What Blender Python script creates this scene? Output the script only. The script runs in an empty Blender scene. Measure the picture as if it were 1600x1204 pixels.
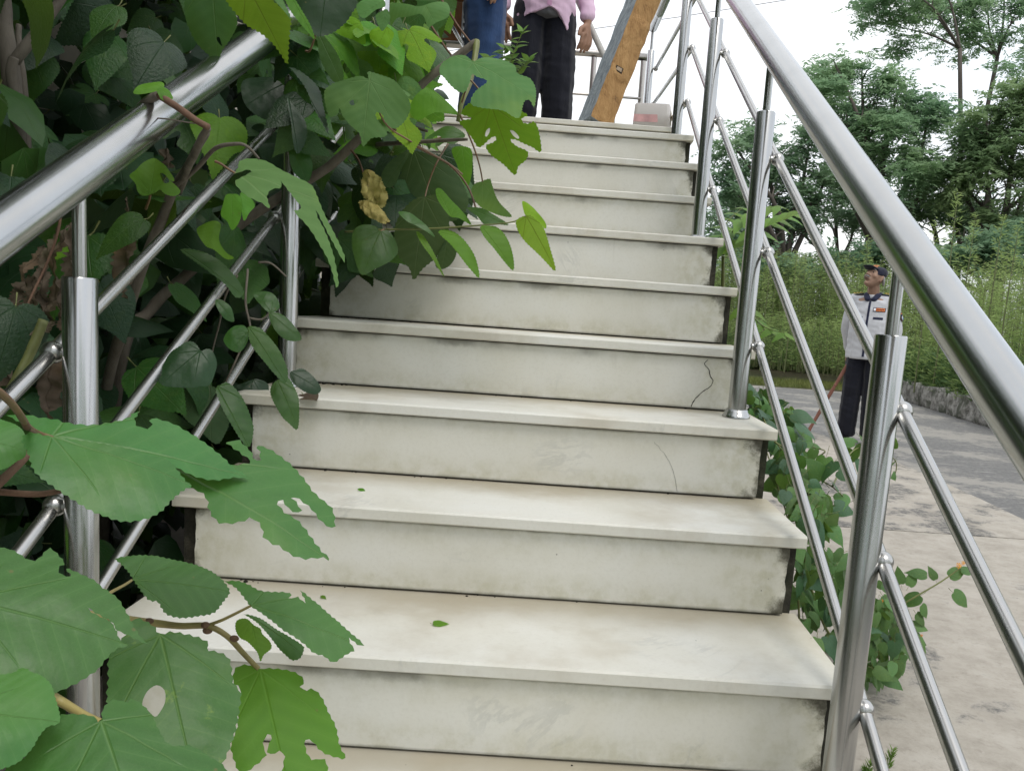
import bpy, bmesh, math, random
import numpy as np
from mathutils import Vector, Matrix, noise as mnoise
from mathutils.geometry import delaunay_2d_cdt
R = math.radians
random.seed(7); RNG = np.random.default_rng(7)
S = bpy.context.scene
COL = S.collection

# ------------------------------------------------------------------ camera
H0 = 0.34861                                # height of the reference tread above the ground
CAM = Vector((-0.52797, -1.00013, 0.76921 + H0))
CR = Vector((0.9975, -0.0042, 0.07056)); CU = Vector((-0.06938, 0.133, 0.98868)); CF = Vector((0.01354, 0.99111, -0.13238))
FPX = 1280.5; PX0, PY0 = 883.46, 655.13     # focal length and principal point in pixels of the 1600 wide photograph
cd = bpy.data.cameras.new('camera'); cam = bpy.data.objects.new('camera', cd); COL.objects.link(cam)
cd.sensor_width = 36.0; cd.lens = FPX / 1600 * 36.0
cd.shift_x = -(PX0 - 800)/1600; cd.shift_y = (PY0 - 602)/1600
cd.clip_start = 0.02; cd.clip_end = 3000
cam.matrix_world = Matrix(((CR.x, CU.x, -CF.x, CAM.x), (CR.y, CU.y, -CF.y, CAM.y), (CR.z, CU.z, -CF.z, CAM.z), (0, 0, 0, 1)))
S.camera = cam

# ------------------------------------------------------------------ sky, sun, exposure (bright overcast)
SUN_EL, SUN_AZ = R(62), R(150)
w = bpy.data.worlds.new('World'); S.world = w; w.use_nodes = True
nt = w.node_tree; nt.nodes.clear()
sky = nt.nodes.new('ShaderNodeTexSky'); sky.sky_type = 'NISHITA'; sky.sun_disc = False
sky.sun_elevation = SUN_EL; sky.sun_rotation = SUN_AZ; sky.dust_density = 3.0
b1 = nt.nodes.new('ShaderNodeBackground'); b1.inputs[1].default_value = 0.11
nt.links.new(sky.outputs[0], b1.inputs[0])
tc = nt.nodes.new('ShaderNodeTexCoord')
nz = nt.nodes.new('ShaderNodeTexNoise'); nz.inputs['Scale'].default_value = 2.2; nz.inputs['Detail'].default_value = 5; nz.inputs['Roughness'].default_value = 0.55
mp = nt.nodes.new('ShaderNodeMapping'); mp.inputs['Scale'].default_value = (1, 1, 2.6)
nt.links.new(tc.outputs['Generated'], mp.inputs[0]); nt.links.new(mp.outputs[0], nz.inputs['Vector'])
rp = nt.nodes.new('ShaderNodeValToRGB')
rp.color_ramp.elements[0].position = 0.30; rp.color_ramp.elements[0].color = (0.80, 0.87, 0.97, 1)
rp.color_ramp.elements[1].position = 0.62; rp.color_ramp.elements[1].color = (1.0, 1.0, 1.0, 1)
nt.links.new(nz.outputs[0], rp.inputs[0])
b2 = nt.nodes.new('ShaderNodeBackground'); b2.inputs[1].default_value = 1.22
nt.links.new(rp.outputs[0], b2.inputs[0])
mx = nt.nodes.new('ShaderNodeMixShader'); mx.inputs[0].default_value = 0.86
nt.links.new(b1.outputs[0], mx.inputs[1]); nt.links.new(b2.outputs[0], mx.inputs[2])
wo = nt.nodes.new('ShaderNodeOutputWorld'); nt.links.new(mx.outputs[0], wo.inputs[0])
sl = bpy.data.lights.new('sun', 'SUN'); sl.energy = 1.1; sl.angle = R(24); sl.color = (1.0, 0.96, 0.9)
sun = bpy.data.objects.new('sun', sl); COL.objects.link(sun)
sd = Vector((math.sin(SUN_AZ) * math.cos(SUN_EL), math.cos(SUN_AZ) * math.cos(SUN_EL), math.sin(SUN_EL)))
sun.rotation_euler = (-sd).to_track_quat('-Z', 'Y').to_euler()
S.view_settings.view_transform = 'Standard'; S.view_settings.look = 'None'
S.view_settings.gamma = 1.0; S.view_settings.exposure = 0.3; S.view_settings.use_curve_mapping = False
S.render.engine = 'CYCLES'
S.cycles.max_bounces = 8; S.cycles.transparent_max_bounces = 8

# ------------------------------------------------------------------ helpers
def ray(x, y): return CF + CR * ((x - PX0) / FPX) - CU * ((y - PY0) / FPX)
def at(x, y, Y):
    d = ray(x, y); return CAM + d * ((Y - CAM.y) / d.y)
def atX(x, y, X):
    d = ray(x, y); return CAM + d * ((X - CAM.x) / d.x)
def atZ(x, y, Z):
    d = ray(x, y); return CAM + d * ((Z - CAM.z) / d.z)
def px(P):
    d = Vector(P) - CAM; z = d.dot(CF)
    if z < 0.05: return None
    return PX0 + FPX * d.dot(CR) / z, PY0 - FPX * d.dot(CU) / z, z
def link(o, parent=None):
    COL.objects.link(o)
    if parent is not None: o.parent = parent
    return o
def tag(o, label=None, cat=None, group=None, kind=None):
    if label: o['label'] = label
    if cat: o['category'] = cat
    if group: o['group'] = group
    if kind: o['kind'] = kind
    return o
def empty(name, loc=(0, 0, 0), rz=0):
    o = bpy.data.objects.new(name, None); o.location = loc; o.rotation_euler.z = rz; o.empty_display_size = 0.1
    COL.objects.link(o); return o
def mesh(name, v, f, mats=None, smooth=False, mi=None):
    me = bpy.data.meshes.new(name); me.from_pydata([tuple(p) for p in v], [], [tuple(q) for q in f])
    if mats is not None:
        for m in (mats if isinstance(mats, (list, tuple)) else [mats]): me.materials.append(m)
    if mi is not None: me.polygons.foreach_set('material_index', np.asarray(mi, dtype=np.int32))
    if smooth: me.polygons.foreach_set('use_smooth', np.ones(len(me.polygons), dtype=bool))
    me.update(); return me
def ob(name, me, parent=None, loc=None):
    o = bpy.data.objects.new(name, me)
    if loc is not None: o.location = loc
    return link(o, parent)
class MB:
    """collects shapes into one mesh"""
    def __init__(s): s.v = []; s.f = []; s.m = []
    def add(s, v, f, m=0):
        n = len(s.v); s.v += [Vector(p) for p in v]; s.f += [tuple(i + n for i in q) for q in f]; s.m += [m] * len(f); return s
    def box(s, lo, hi, m=0):
        x0, y0, z0 = lo; x1, y1, z1 = hi
        return s.add([(x0,y0,z0),(x1,y0,z0),(x1,y1,z0),(x0,y1,z0),(x0,y0,z1),(x1,y0,z1),(x1,y1,z1),(x0,y1,z1)],
                     [(0,3,2,1),(4,5,6,7),(0,1,5,4),(1,2,6,5),(2,3,7,6),(3,0,4,7)], m)
    def tube(s, pts, rad, seg=10, cap=True, m=0):
        v, f = tube(pts, rad, seg, cap); return s.add(v, f, m)
    def sphere(s, c, r, seg=16, rings=10, m=0, sc=(1, 1, 1)):
        v = []; f = []; c = Vector(c)
        for i in range(rings + 1):
            a = math.pi * i / rings
            for j in range(seg):
                b = 2 * math.pi * j / seg
                v.append(c + Vector((math.sin(a)*math.cos(b)*r*sc[0], math.sin(a)*math.sin(b)*r*sc[1], math.cos(a)*r*sc[2])))
        for i in range(rings):
            for j in range(seg):
                k = (j + 1) % seg; f.append((i*seg+j, (i+1)*seg+j, (i+1)*seg+k, i*seg+k))
        return s.add(v, f, m)
    def lathe(s, c, prof, seg=24, m=0):
        c = Vector(c); v = []; f = []
        for r, z in prof:
            for j in range(seg):
                b = 2*math.pi*j/seg; v.append(c + Vector((r*math.cos(b), r*math.sin(b), z)))
        for i in range(len(prof)-1):
            for j in range(seg):
                k = (j+1) % seg; f.append((i*seg+j, i*seg+k, (i+1)*seg+k, (i+1)*seg+j))
        return s.add(v, f, m)
    def build(s, name, mats, parent=None, smooth=False, loc=None, bevel=0):
        me = mesh(name, s.v, s.f, mats, smooth, s.m if mats else None)
        if bevel:
            bm = bmesh.new(); bm.from_mesh(me)
            bmesh.ops.bevel(bm, geom=list(bm.edges), offset=bevel, segments=2, affect='EDGES', profile=0.6)
            bm.to_mesh(me); bm.free()
        return ob(name, me, parent, loc)
def tube(pts, rad, seg=10, cap=True):
    pts = [Vector(p) for p in pts]; n = len(pts)
    if not hasattr(rad, '__len__'): rad = [rad] * n
    v = []; f = []; ref = None
    for i in range(n):
        t = (pts[min(i+1, n-1)] - pts[max(i-1, 0)]).normalized()
        if ref is None:
            ref = t.orthogonal().normalized()
        else:
            ref = (ref - t * ref.dot(t)).normalized()
        b = t.cross(ref)
        for j in range(seg):
            a = 2*math.pi*j/seg; v.append(pts[i] + (ref*math.cos(a) + b*math.sin(a)) * rad[i])
    for i in range(n-1):
        for j in range(seg):
            k = (j+1) % seg; f.append((i*seg+j, i*seg+k, (i+1)*seg+k, (i+1)*seg+j))
    if cap:
        f.append(tuple(range(seg-1, -1, -1))); f.append(tuple((n-1)*seg + j for j in range(seg)))
    return v, f
def crom(pts, n=6, closed=False):
    """Catmull-Rom through points of any dimension"""
    P = [np.array(p, float) for p in pts]; N = len(P); out = []
    rng = range(N) if closed else range(N-1)
    for i in rng:
        if closed: a, b, c, d = P[(i-1) % N], P[i], P[(i+1) % N], P[(i+2) % N]
        else: a, b, c, d = P[max(i-1, 0)], P[i], P[i+1], P[min(i+2, N-1)]
        for k in range(n):
            t = k/n; out.append(0.5*((2*b) + (c-a)*t + (2*a-5*b+4*c-d)*t*t + (3*b-a-3*c+d)*t**3))
    if not closed: out.append(P[-1])
    return out

# ------------------------------------------------------------------ materials
class NT:
    def __init__(s, name):
        s.m = bpy.data.materials.new(name); s.m.use_nodes = True; s.t = s.m.node_tree; s.t.nodes.clear()
        s.out = s.n('ShaderNodeOutputMaterial'); s.b = s.n('ShaderNodeBsdfPrincipled'); s.l(s.b.outputs[0], s.out.inputs[0])
    def n(s, t, **k):
        q = s.t.nodes.new(t)
        for a, b in k.items(): setattr(q, a, b)
        return q
    def l(s, a, b): s.t.links.new(a, b)
    def inp(s, q, i, v):
        if hasattr(v, 'is_output') or hasattr(v, 'links'): s.l(v, q.inputs[i])
        elif v is not None: q.inputs[i].default_value = v
    def math(s, op, a, b=None, c=None, clamp=False):
        q = s.n('ShaderNodeMath', operation=op, use_clamp=clamp); s.inp(q, 0, a); s.inp(q, 1, b); s.inp(q, 2, c); return q.outputs[0]
    def mr(s, v, a, b, c=0.0, d=1.0, smooth=True):
        q = s.n('ShaderNodeMapRange', interpolation_type='SMOOTHSTEP' if smooth else 'LINEAR')
        s.inp(q, 0, v); s.inp(q, 1, a); s.inp(q, 2, b); s.inp(q, 3, c); s.inp(q, 4, d); return q.outputs[0]
    def mix(s, f, a, b, mode='MIX'):
        q = s.n('ShaderNodeMix', data_type='RGBA', blend_type=mode)
        s.inp(q, 0, f); s.inp(q, 6, a if not isinstance(a, tuple) else (*a[:3], 1)); s.inp(q, 7, b if not isinstance(b, tuple) else (*b[:3], 1)); return q.outputs[2]
    def noise(s, vec, scale, detail=4, rough=0.55, dist=0.0):
        q = s.n('ShaderNodeTexNoise'); s.inp(q, 'Vector', vec); s.inp(q, 'Scale', scale); s.inp(q, 'Detail', detail); s.inp(q, 'Roughness', rough); s.inp(q, 'Distortion', dist); return q.outputs[0]
    def vor(s, vec, scale, feat='F1'):
        q = s.n('ShaderNodeTexVoronoi', feature=feat); s.inp(q, 'Vector', vec); s.inp(q, 'Scale', scale); return q.outputs['Distance']
    def coord(s, kind='Object', scale=None, off=None):
        q = s.n('ShaderNodeTexCoord'); o = q.outputs[kind]
        if scale is not None:
            m = s.n('ShaderNodeMapping'); m.inputs['Scale'].default_value = scale; s.l(o, m.inputs[0]); o = m.outputs[0]
        return o
    def add(s, a, b):
        q = s.n('ShaderNodeVectorMath', operation='ADD'); s.inp(q, 0, a); s.inp(q, 1, b); return q.outputs[0]
    def rnd(s): return s.n('ShaderNodeObjectInfo').outputs['Random']
    def rvec(s, k=37.0):
        c = s.n('ShaderNodeCombineXYZ'); r = s.rnd(); s.l(s.math('MULTIPLY', r, k), c.inputs[0]); s.l(s.math('MULTIPLY', r, k*1.7), c.inputs[1]); s.l(s.math('MULTIPLY', r, k*.6), c.inputs[2]); return c.outputs[0]
    def sep(s, v):
        q = s.n('ShaderNodeSeparateXYZ'); s.l(v, q.inputs[0]); return q.outputs
    def ramp(s, f, stops):
        q = s.n('ShaderNodeValToRGB'); s.inp(q, 0, f); e = q.color_ramp.elements
        while len(e) < len(stops): e.new(0.5)
        for i, (p, c) in enumerate(stops): e[i].position = p; e[i].color = (*c, 1)
        return q.outputs[0]
    def bump(s, h, strength=0.3, dist=0.01):
        q = s.n('ShaderNodeBump'); s.inp(q, 'Height', h); q.inputs['Strength'].default_value = strength; q.inputs['Distance'].default_value = dist
        s.l(q.outputs[0], s.b.inputs['Normal']); return q
    def set(s, **k):
        for a, v in k.items(): s.inp(s.b, a.replace('_', ' '), (*v, 1) if isinstance(v, tuple) and len(v) == 3 else v)
        return s
# ------------------------------------------------------------------ surface materials
def mat_marble(name, riser=True):
    M = NT(name); oc = M.coord('Object'); v = M.add(oc, M.rvec()); x, y, z = M.sep(oc)
    base = M.ramp(M.noise(v, 3.0, 5, 0.6, 0.6), [(0.28, (0.645, 0.63, 0.555)), (0.5, (0.705, 0.695, 0.635)), (0.75, (0.735, 0.735, 0.70))])
    vein = M.mr(M.math('ABSOLUTE', M.math('SUBTRACT', M.noise(v, 2.3, 8, 0.62, 1.6), 0.5)), 0.0, 0.03, 0.5, 0.0)
    veinm = M.math('MULTIPLY', vein, M.mr(M.noise(v, 4.0, 2), 0.52, 0.70, 0, .7))
    c = M.mix(veinm, base, (0.40, 0.41, 0.39))
    warm = M.mr(M.noise(v, 1.6, 3), 0.5, 0.8, 0.0, 0.28)
    c = M.mix(warm, c, (0.60, 0.53, 0.37))
    ax = M.math('ABSOLUTE', x)
    ex = M.math('SUBTRACT', 0.61 if riser else 0.64, ax)
    n1 = M.noise(v, 16, 6, 0.68); n2 = M.noise(v, 5, 4, 0.6)
    if riser:
        # green-yellow algae film near ends and joints, black mould at the very ends
        ez = M.math('SUBTRACT', 0.0704, M.math('ABSOLUTE', z))
        top = M.math('MULTIPLY', M.mr(M.math('SUBTRACT', M.math('SUBTRACT', 0.072, z), M.math('MULTIPLY', n2, 0.075)), -0.03, 0.035, 0.75, 0.0), M.mr(M.rnd(), 0.1, 0.9, .08, .5))
        bot = M.math('MULTIPLY', M.mr(M.math('SUBTRACT', M.math('ADD', 0.072, z), M.math('MULTIPLY', n2, 0.08)), -0.03, 0.02, 0.8, 0.0), M.mr(M.rnd(), 0.0, 0.8, .2, .7))
        end = M.mr(M.math('SUBTRACT', ex, M.math('MULTIPLY', n2, 0.30)), -0.12, 0.05, 0.9, 0.0)
        n3 = M.noise(v, 42, 6, .7)
        alg = M.math('MULTIPLY', M.math('MAXIMUM', M.math('MAXIMUM', top, bot), M.math('MULTIPLY', end, 0.75)), M.math('MULTIPLY', M.mr(n1, 0.36, 0.60, 0.15, 1.0), M.mr(n3, .35, .6, .45, 1.0)))
        c = M.mix(M.math('MULTIPLY', alg, 0.58), c, (0.34, 0.315, 0.135))
        mould = M.mr(M.math('SUBTRACT', M.math('ADD', ex, M.math('MULTIPLY', M.mr(ez, 0, .05), 0.03)), M.math('ADD', M.math('MULTIPLY', n1, 0.10), M.math('MULTIPLY', n3, 0.06))), -0.075, -0.034, 1.0, 0.0)
        c = M.mix(M.math('MULTIPLY', mould, 0.9), c, (0.035, 0.032, 0.018))
        drip = M.math('MULTIPLY', M.mr(M.noise(M.add(M.coord('Object', (38, 1, 4)), M.rvec(40)), 1.0, 3), 0.62, 0.80), M.math('MULTIPLY', M.mr(z, -0.02, 0.07, 0, .5), M.mr(n2, .5, .7)))
        c = M.mix(drip, c, (0.24, 0.22, 0.13))
        # thin dark dirt line right under the nosing and at the foot
        c = M.mix(M.mr(M.math('SUBTRACT', ez, M.math('MULTIPLY', n1, 0.006)), -0.006, 0.004, 0.85, 0.0), c, (0.04, 0.036, 0.022))
        grime = M.math('MULTIPLY', M.mr(M.math('SUBTRACT', M.math('SUBTRACT', 0.070, z), M.math('MULTIPLY', n1, 0.030)), -0.012, 0.010, 1.0, 0.0), M.mr(M.noise(v, 3.4, 3), 0.52, 0.64, 0, .6))
        c = M.mix(grime, c, (0.055, 0.050, 0.036))
    else:
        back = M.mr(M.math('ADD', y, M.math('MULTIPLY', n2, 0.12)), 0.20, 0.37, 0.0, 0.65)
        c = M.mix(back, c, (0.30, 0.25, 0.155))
        edge = M.mr(M.math('SUBTRACT', ex, M.math('MULTIPLY', n2, 0.25)), -0.12, 0.03, 0.55, 0.0)
        c = M.mix(M.math('MULTIPLY', edge, n1), c, (0.33, 0.30, 0.17))
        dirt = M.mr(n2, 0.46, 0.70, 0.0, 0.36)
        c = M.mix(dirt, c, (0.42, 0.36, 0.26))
    sp = M.mr(M.vor(v, 26), 0.018, 0.05, 0.85, 0.0)
    c = M.mix(M.math('MULTIPLY', sp, M.mr(M.noise(v, 7, 2), 0.56, 0.60)), c, (0.045, 0.035, 0.02))
    fine = M.noise(v, 130, 3)
    c = M.mix(M.mr(fine, 0.45, 0.75, 0, .12), c, (0.42, 0.40, 0.33))
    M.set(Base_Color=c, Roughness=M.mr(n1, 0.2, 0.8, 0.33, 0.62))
    M.b.inputs['Specular IOR Level'].default_value = 0.4
    M.bump(M.math('ADD', M.math('MULTIPLY', n1, 0.5), M.math('MULTIPLY', fine, .4)), 0.12, 0.004)
    return M.m
def mat_steel(name, base=(0.46, 0.465, 0.46), rough=0.19):
    M = NT(name); oc = M.coord('Object')
    st = M.noise(M.coord('Object', (220, 220, 2)), 1.0, 2)
    sm = M.noise(oc, 9, 4)
    M.set(Base_Color=M.mix(M.mr(sm, 0.4, 0.75), base, tuple(k*.95 for k in base)), Metallic=1.0, Roughness=M.mr(sm, 0.3, 0.8, rough, rough+.06))
    M.bump(st, 0.012, 0.0008)
    return M.m
def mat_concrete_core():
    M = NT('mossy_concrete'); v = M.coord('Object'); n = M.noise(v, 22, 8, 0.7); n2 = M.noise(v, 5, 5)
    c = M.ramp(n, [(0.32, (0.010, 0.010, 0.007)), (0.52, (0.032, 0.030, 0.02)), (0.66, (0.075, 0.068, 0.05)), (0.82, (0.24, 0.22, 0.18))])
    c = M.mix(M.mr(n2, 0.5, 0.7, 0, .7), c, (0.022, 0.030, 0.008))
    M.set(Base_Color=c, Roughness=0.95); M.bump(n, 0.9, 0.012); return M.m
def mat_slab():
    M = NT('weathered_concrete'); g = M.coord('Object'); v = M.add(g, M.rvec(11)); n = M.noise(v, .75, 4, 0.6, .4); n2 = M.noise(v, 7, 7, 0.72); n3 = M.noise(v, 75, 4, .75); n4 = M.noise(v, 26, 6, .75)
    c = M.ramp(n2, [(0.3, (0.295, 0.268, 0.226)), (0.52, (0.39, 0.358, 0.308)), (0.75, (0.46, 0.43, 0.38))])
    c = M.mix(M.mr(n4, .52, .72, 0, .55), c, (0.23, 0.205, 0.17))
    # the skim coat has worn off in patches and shows dark speckled aggregate
    edge_ = M.math('ADD', n, M.math('MULTIPLY', M.math('SUBTRACT', n2, .5), .35))
    patch = M.math('MULTIPLY', M.mr(edge_, 0.51, 0.58), M.mr(n4, .36, .56, .25, 1))
    grey = M.ramp(n3, [(0.34, (0.045, 0.045, 0.045)), (0.55, (0.12, 0.118, 0.112)), (0.72, (0.30, 0.285, 0.26))])
    c = M.mix(M.math('MULTIPLY', patch, .9), c, grey)
    c = M.mix(M.mr(n3, .58, .8, 0, .35), c, (0.20, .18, .15))
    M.set(Base_Color=c, Roughness=0.92); M.bump(M.math('ADD', n4, M.math('MULTIPLY', n3, .7)), 0.45, 0.006); return M.m
def mat_asphalt():
    M = NT('worn_asphalt'); v = M.coord('Object'); n = M.noise(v, 0.9, 5); n3 = M.noise(v, 70, 4, .7)
    st = M.noise(M.coord('Object', (1.1, 5.5, 1)), 2.2, 9, 0.75, .4)
    c = M.ramp(M.noise(v, 30, 6, .75), [(0.3, (0.085, 0.085, 0.085)), (0.55, (0.165, 0.163, 0.158)), (0.8, (0.27, 0.26, 0.245))])
    c = M.mix(M.mr(st, 0.54, 0.66, 0, .8), c, (0.36, 0.345, 0.315))
    c = M.mix(M.mr(M.math('ADD', n, M.math('MULTIPLY', M.math('SUBTRACT', M.noise(v, 9, 6, .75), .5), .5)), 0.5, 0.6, 0, .8), c, (0.30, 0.285, 0.255))
    M.set(Base_Color=c, Roughness=0.85); M.bump(M.math('ADD', st, n3), 0.4, 0.008); return M.m
def mat_soil():
    M = NT('soil'); v = M.coord('Object'); n = M.noise(v, 3, 7, .7); n2 = M.noise(v, 0.35, 4)
    c = M.ramp(n, [(0.3, (0.045, 0.034, 0.02)), (0.6, (0.10, 0.08, 0.05)), (0.8, (0.16, 0.13, 0.09))])
    c = M.mix(M.mr(n2, .35, .65, .2, .8), c, (0.055, 0.075, 0.022))
    M.set(Base_Color=c, Roughness=1.0); M.bump(n, 0.8, 0.03); return M.m
def mat_plain(name, col, rough=0.6, var=0.15, scale=12, metal=0.0, bump=0.1, dist=0.004, sheen=0.0):
    M = NT(name); v = M.coord('Object'); n = M.noise(v, scale, 5, .6)
    d = tuple(k*(1-2*var) for k in col); u = tuple(min(1, k*(1+var)) for k in col)
    M.set(Base_Color=M.ramp(n, [(0.3, d), (0.7, u)]), Roughness=rough, Metallic=metal)
    if sheen: M.b.inputs['Sheen Weight'].default_value = sheen
    if bump: M.bump(n, bump, dist)
    return M.m
def mat_bark(name, a, b, scale=30):
    M = NT(name); v = M.coord('Object', (1, 1, .3)); n = M.noise(v, scale, 6, .7); l = M.mr(M.vor(M.coord('Object'), 60), .02, .16, 1, 0)
    c = M.mix(M.math('MULTIPLY', l, .35), M.ramp(n, [(0.3, a), (0.7, b)]), tuple(k*.5 for k in a))
    M.set(Base_Color=c, Roughness=0.85); M.bump(n, 0.5, 0.004); return M.m
def mat_leaf(name, top, under, vein, trans=0.3, rough=0.45, spec=0.4, veinamt=0.6, hv=0.05, quilt=0.35, patch=None):
    M = NT(name); uv = M.n('ShaderNodeUVMap').outputs[0]; x, y, z = M.sep(uv)
    x = M.math('SUBTRACT', x, 0.5); ax = M.math('ABSOLUTE', x)
    rr = M.math('SQRT', M.math('ADD', M.math('MULTIPLY', x, x), M.math('MULTIPLY', y, y)))
    wd = M.mr(rr, 0.0, 1.0, 0.015, 0.005, False)
    def line(deg, ww, amt=1.0, rmax=2.0):
        c, s_ = math.cos(R(deg)), math.sin(R(deg))
        d = M.math('ABSOLUTE', M.math('SUBTRACT', M.math('MULTIPLY', ax, c), M.math('MULTIPLY', y, s_)))
        k = M.math('SUBTRACT', 1.0, M.math('DIVIDE', d, ww), clamp=True)
        if rmax < 2: k = M.math('MULTIPLY', k, M.mr(rr, rmax*.7, rmax, 1, 0))
        return M.math('MULTIPLY', k, amt) if amt < 1 else k
    vm = M.math('MAXIMUM', M.math('MAXIMUM', line(0, wd), line(36, M.math('MULTIPLY', wd, .8), .9, .62)), line(78, M.math('MULTIPLY', wd, .7), .8, .35))
    wob = M.math('MULTIPLY', M.math('SUBTRACT', M.noise(uv, 6, 2), .5), .05)
    sf = M.math('FRACT', M.math('ADD', M.math('MULTIPLY', M.math('SUBTRACT', y, M.math('MULTIPLY', ax, 0.75)), 7.0), wob))
    tri = M.math('ABSOLUTE', M.math('SUBTRACT', sf, 0.5))
    sec = M.math('MULTIPLY', M.mr(tri, 0.0, 0.05, 0.38, 0.0, False), M.mr(y, .05, .25))
    net = M.math('MULTIPLY', M.mr(M.vor(uv, 34, 'DISTANCE_TO_EDGE'), 0.0, 0.06, 0.22, 0.0), 1.0)
    vmask = M.math('MULTIPLY', M.math('MAXIMUM', M.math('MAXIMUM', vm, sec), net), veinamt)
    vv = M.add(M.coord('Object'), M.rvec(9)); n = M.noise(vv, 22, 4)
    hs = M.n('ShaderNodeHueSaturation'); r = M.rnd()
    M.l(M.mr(r, 0, 1, 0.5-hv*.35, 0.5+hv*.35, False), hs.inputs['Hue']); M.l(M.mr(M.math('FRACT', M.math('MULTIPLY', r, 7.3)), 0, 1, 0.72, 1.25, False), hs.inputs['Value'])
    hs.inputs['Color'].default_value = (*top, 1)
    tcol = M.mix(M.mr(n, .3, .75, 0, .45), hs.outputs[0], tuple(k*.72 for k in top))
    big = M.noise(vv, 7, 3)
    tcol = M.mix(M.mr(big, .52, .72, 0, .45), tcol, (top[0]*1.9, top[1]*1.35, top[2]*.9))
    tcol = M.mix(M.mr(tri, 0.05, 0.5, 0.13, 0.0), tcol, (top[0]*1.7, top[1]*1.45, top[2]*1.6))
    tcol = M.mix(M.math('MULTIPLY', M.mr(M.vor(vv, 55), .05, .12, .7, 0), M.mr(M.noise(vv, 11, 2), .58, .62)), tcol, (.16, .13, .05))
    if patch:
        tcol = M.mix(M.mr(M.noise(vv, 30, 5, .7), .60, .68, 0, .8), tcol, patch)
    bf = M.n('ShaderNodeNewGeometry').outputs['Backfacing']
    tcol = M.mix(bf, tcol, under)
    c = M.mix(vmask, tcol, vein)
    M.set(Base_Color=c, Roughness=rough); M.b.inputs['Specular IOR Level'].default_value = spec
    M.bump(M.math('ADD', M.math('MULTIPLY', tri, quilt*.22), M.math('ADD', M.math('MULTIPLY', n, .7), M.math('MULTIPLY', vm, -.35))), 0.5, 0.006)
    tr = M.n('ShaderNodeBsdfTranslucent'); M.l(M.mix(0.35, M.mix(vmask, hs.outputs[0], tuple(k*.45 for k in top)), (0.32, 0.50, 0.03)), tr.inputs[0])
    ms = M.n('ShaderNodeMixShader'); ms.inputs[0].default_value = trans
    M.l(M.b.outputs[0], ms.inputs[1]); M.l(tr.outputs[0], ms.inputs[2]); M.l(ms.outputs[0], M.out.inputs[0])
    return M.m
def mat_foliage(name, a, b, trans=0.3, scale=0.7, rough=0.55):
    """small far leaves: colour drifts through the crown by clump"""
    M = NT(name); v = M.coord('Object'); n = M.noise(v, scale, 3); n2 = M.noise(v, scale*14, 2)
    c = M.ramp(M.math('ADD', M.math('MULTIPLY', n, .7), M.math('MULTIPLY', n2, .3)), [(0.36, a), (0.64, b)])
    M.set(Base_Color=c, Roughness=rough); M.b.inputs['Specular IOR Level'].default_value = 0.25
    tr = M.n('ShaderNodeBsdfTranslucent'); M.l(c, tr.inputs[0])
    ms = M.n('ShaderNodeMixShader'); ms.inputs[0].default_value = trans
    M.l(M.b.outputs[0], ms.inputs[1]); M.l(tr.outputs[0], ms.inputs[2]); M.l(ms.outputs[0], M.out.inputs[0]); return M.m

MARBLE_R = mat_marble('stained_marble_riser', True); MARBLE_T = mat_marble('stained_marble_tread', False)
STEEL = mat_steel('polished_steel'); SATIN = mat_steel('satin_steel', (0.47, 0.465, 0.45), 0.25); STEEL_W = mat_steel('weathered_steel', (0.50, 0.47, 0.44), 0.32)
CORE = mat_concrete_core(); SLAB = mat_slab(); ASPHALT = mat_asphalt(); SOIL = mat_soil()
BARK = mat_bark('mulberry_bark', (0.085, 0.072, 0.055), (0.17, 0.15, 0.12)); TWIG = mat_bark('brown_twig', (0.10, 0.055, 0.035), (0.19, 0.11, 0.07))
GSTEM = mat_plain('green_stem', (0.17, 0.19, 0.06), 0.5, .2, 20); PETI = mat_plain('petiole', (0.20, 0.115, 0.06), 0.5, .2, 20)
YSTEM = mat_plain('yellow_stem', (0.33, 0.27, 0.10), 0.5, .15, 20)
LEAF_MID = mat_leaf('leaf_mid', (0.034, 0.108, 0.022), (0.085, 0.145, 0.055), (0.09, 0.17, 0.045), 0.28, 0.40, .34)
LEAF_NEAR = mat_leaf('leaf_near', (0.052, 0.165, 0.036), (0.12, 0.19, 0.09), (0.17, 0.30, 0.10), 0.24, 0.40, .38, .55, .03, .4)
LEAF_SPOT = mat_leaf('leaf_spotted', (0.055, 0.155, 0.038), (0.14, 0.21, 0.10), (0.20, 0.32, 0.10), 0.26, 0.42, .35, .5, .03, .4, (0.16, 0.27, 0.05))
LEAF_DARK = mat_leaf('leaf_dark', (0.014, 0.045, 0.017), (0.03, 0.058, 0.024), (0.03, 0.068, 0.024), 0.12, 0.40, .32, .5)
LEAF_PALE = mat_leaf('leaf_pale', (0.105, 0.235, 0.070), (0.17, 0.25, 0.12), (0.20, 0.31, 0.12), 0.3, 0.6, .2, .5)
LEAF_LIME = mat_leaf('leaf_lime', (0.19, 0.37, 0.022), (0.24, 0.40, 0.045), (0.13, 0.13, 0.02), 0.48, 0.55, .2, .75)
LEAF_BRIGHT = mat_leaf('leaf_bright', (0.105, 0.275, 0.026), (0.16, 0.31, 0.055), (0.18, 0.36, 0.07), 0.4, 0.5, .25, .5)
LEAF_UNDER = mat_leaf('leaf_underside', (0.060, 0.110, 0.045), (0.065, 0.115, 0.05), (0.13, 0.17, 0.08), 0.22, 0.6, .2, .6)
LEAF_DRY = mat_leaf('leaf_dry', (0.105, 0.085, 0.062), (0.135, 0.11, 0.08), (0.055, 0.042, 0.03), 0.08, 0.9, .1, .7)
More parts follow.
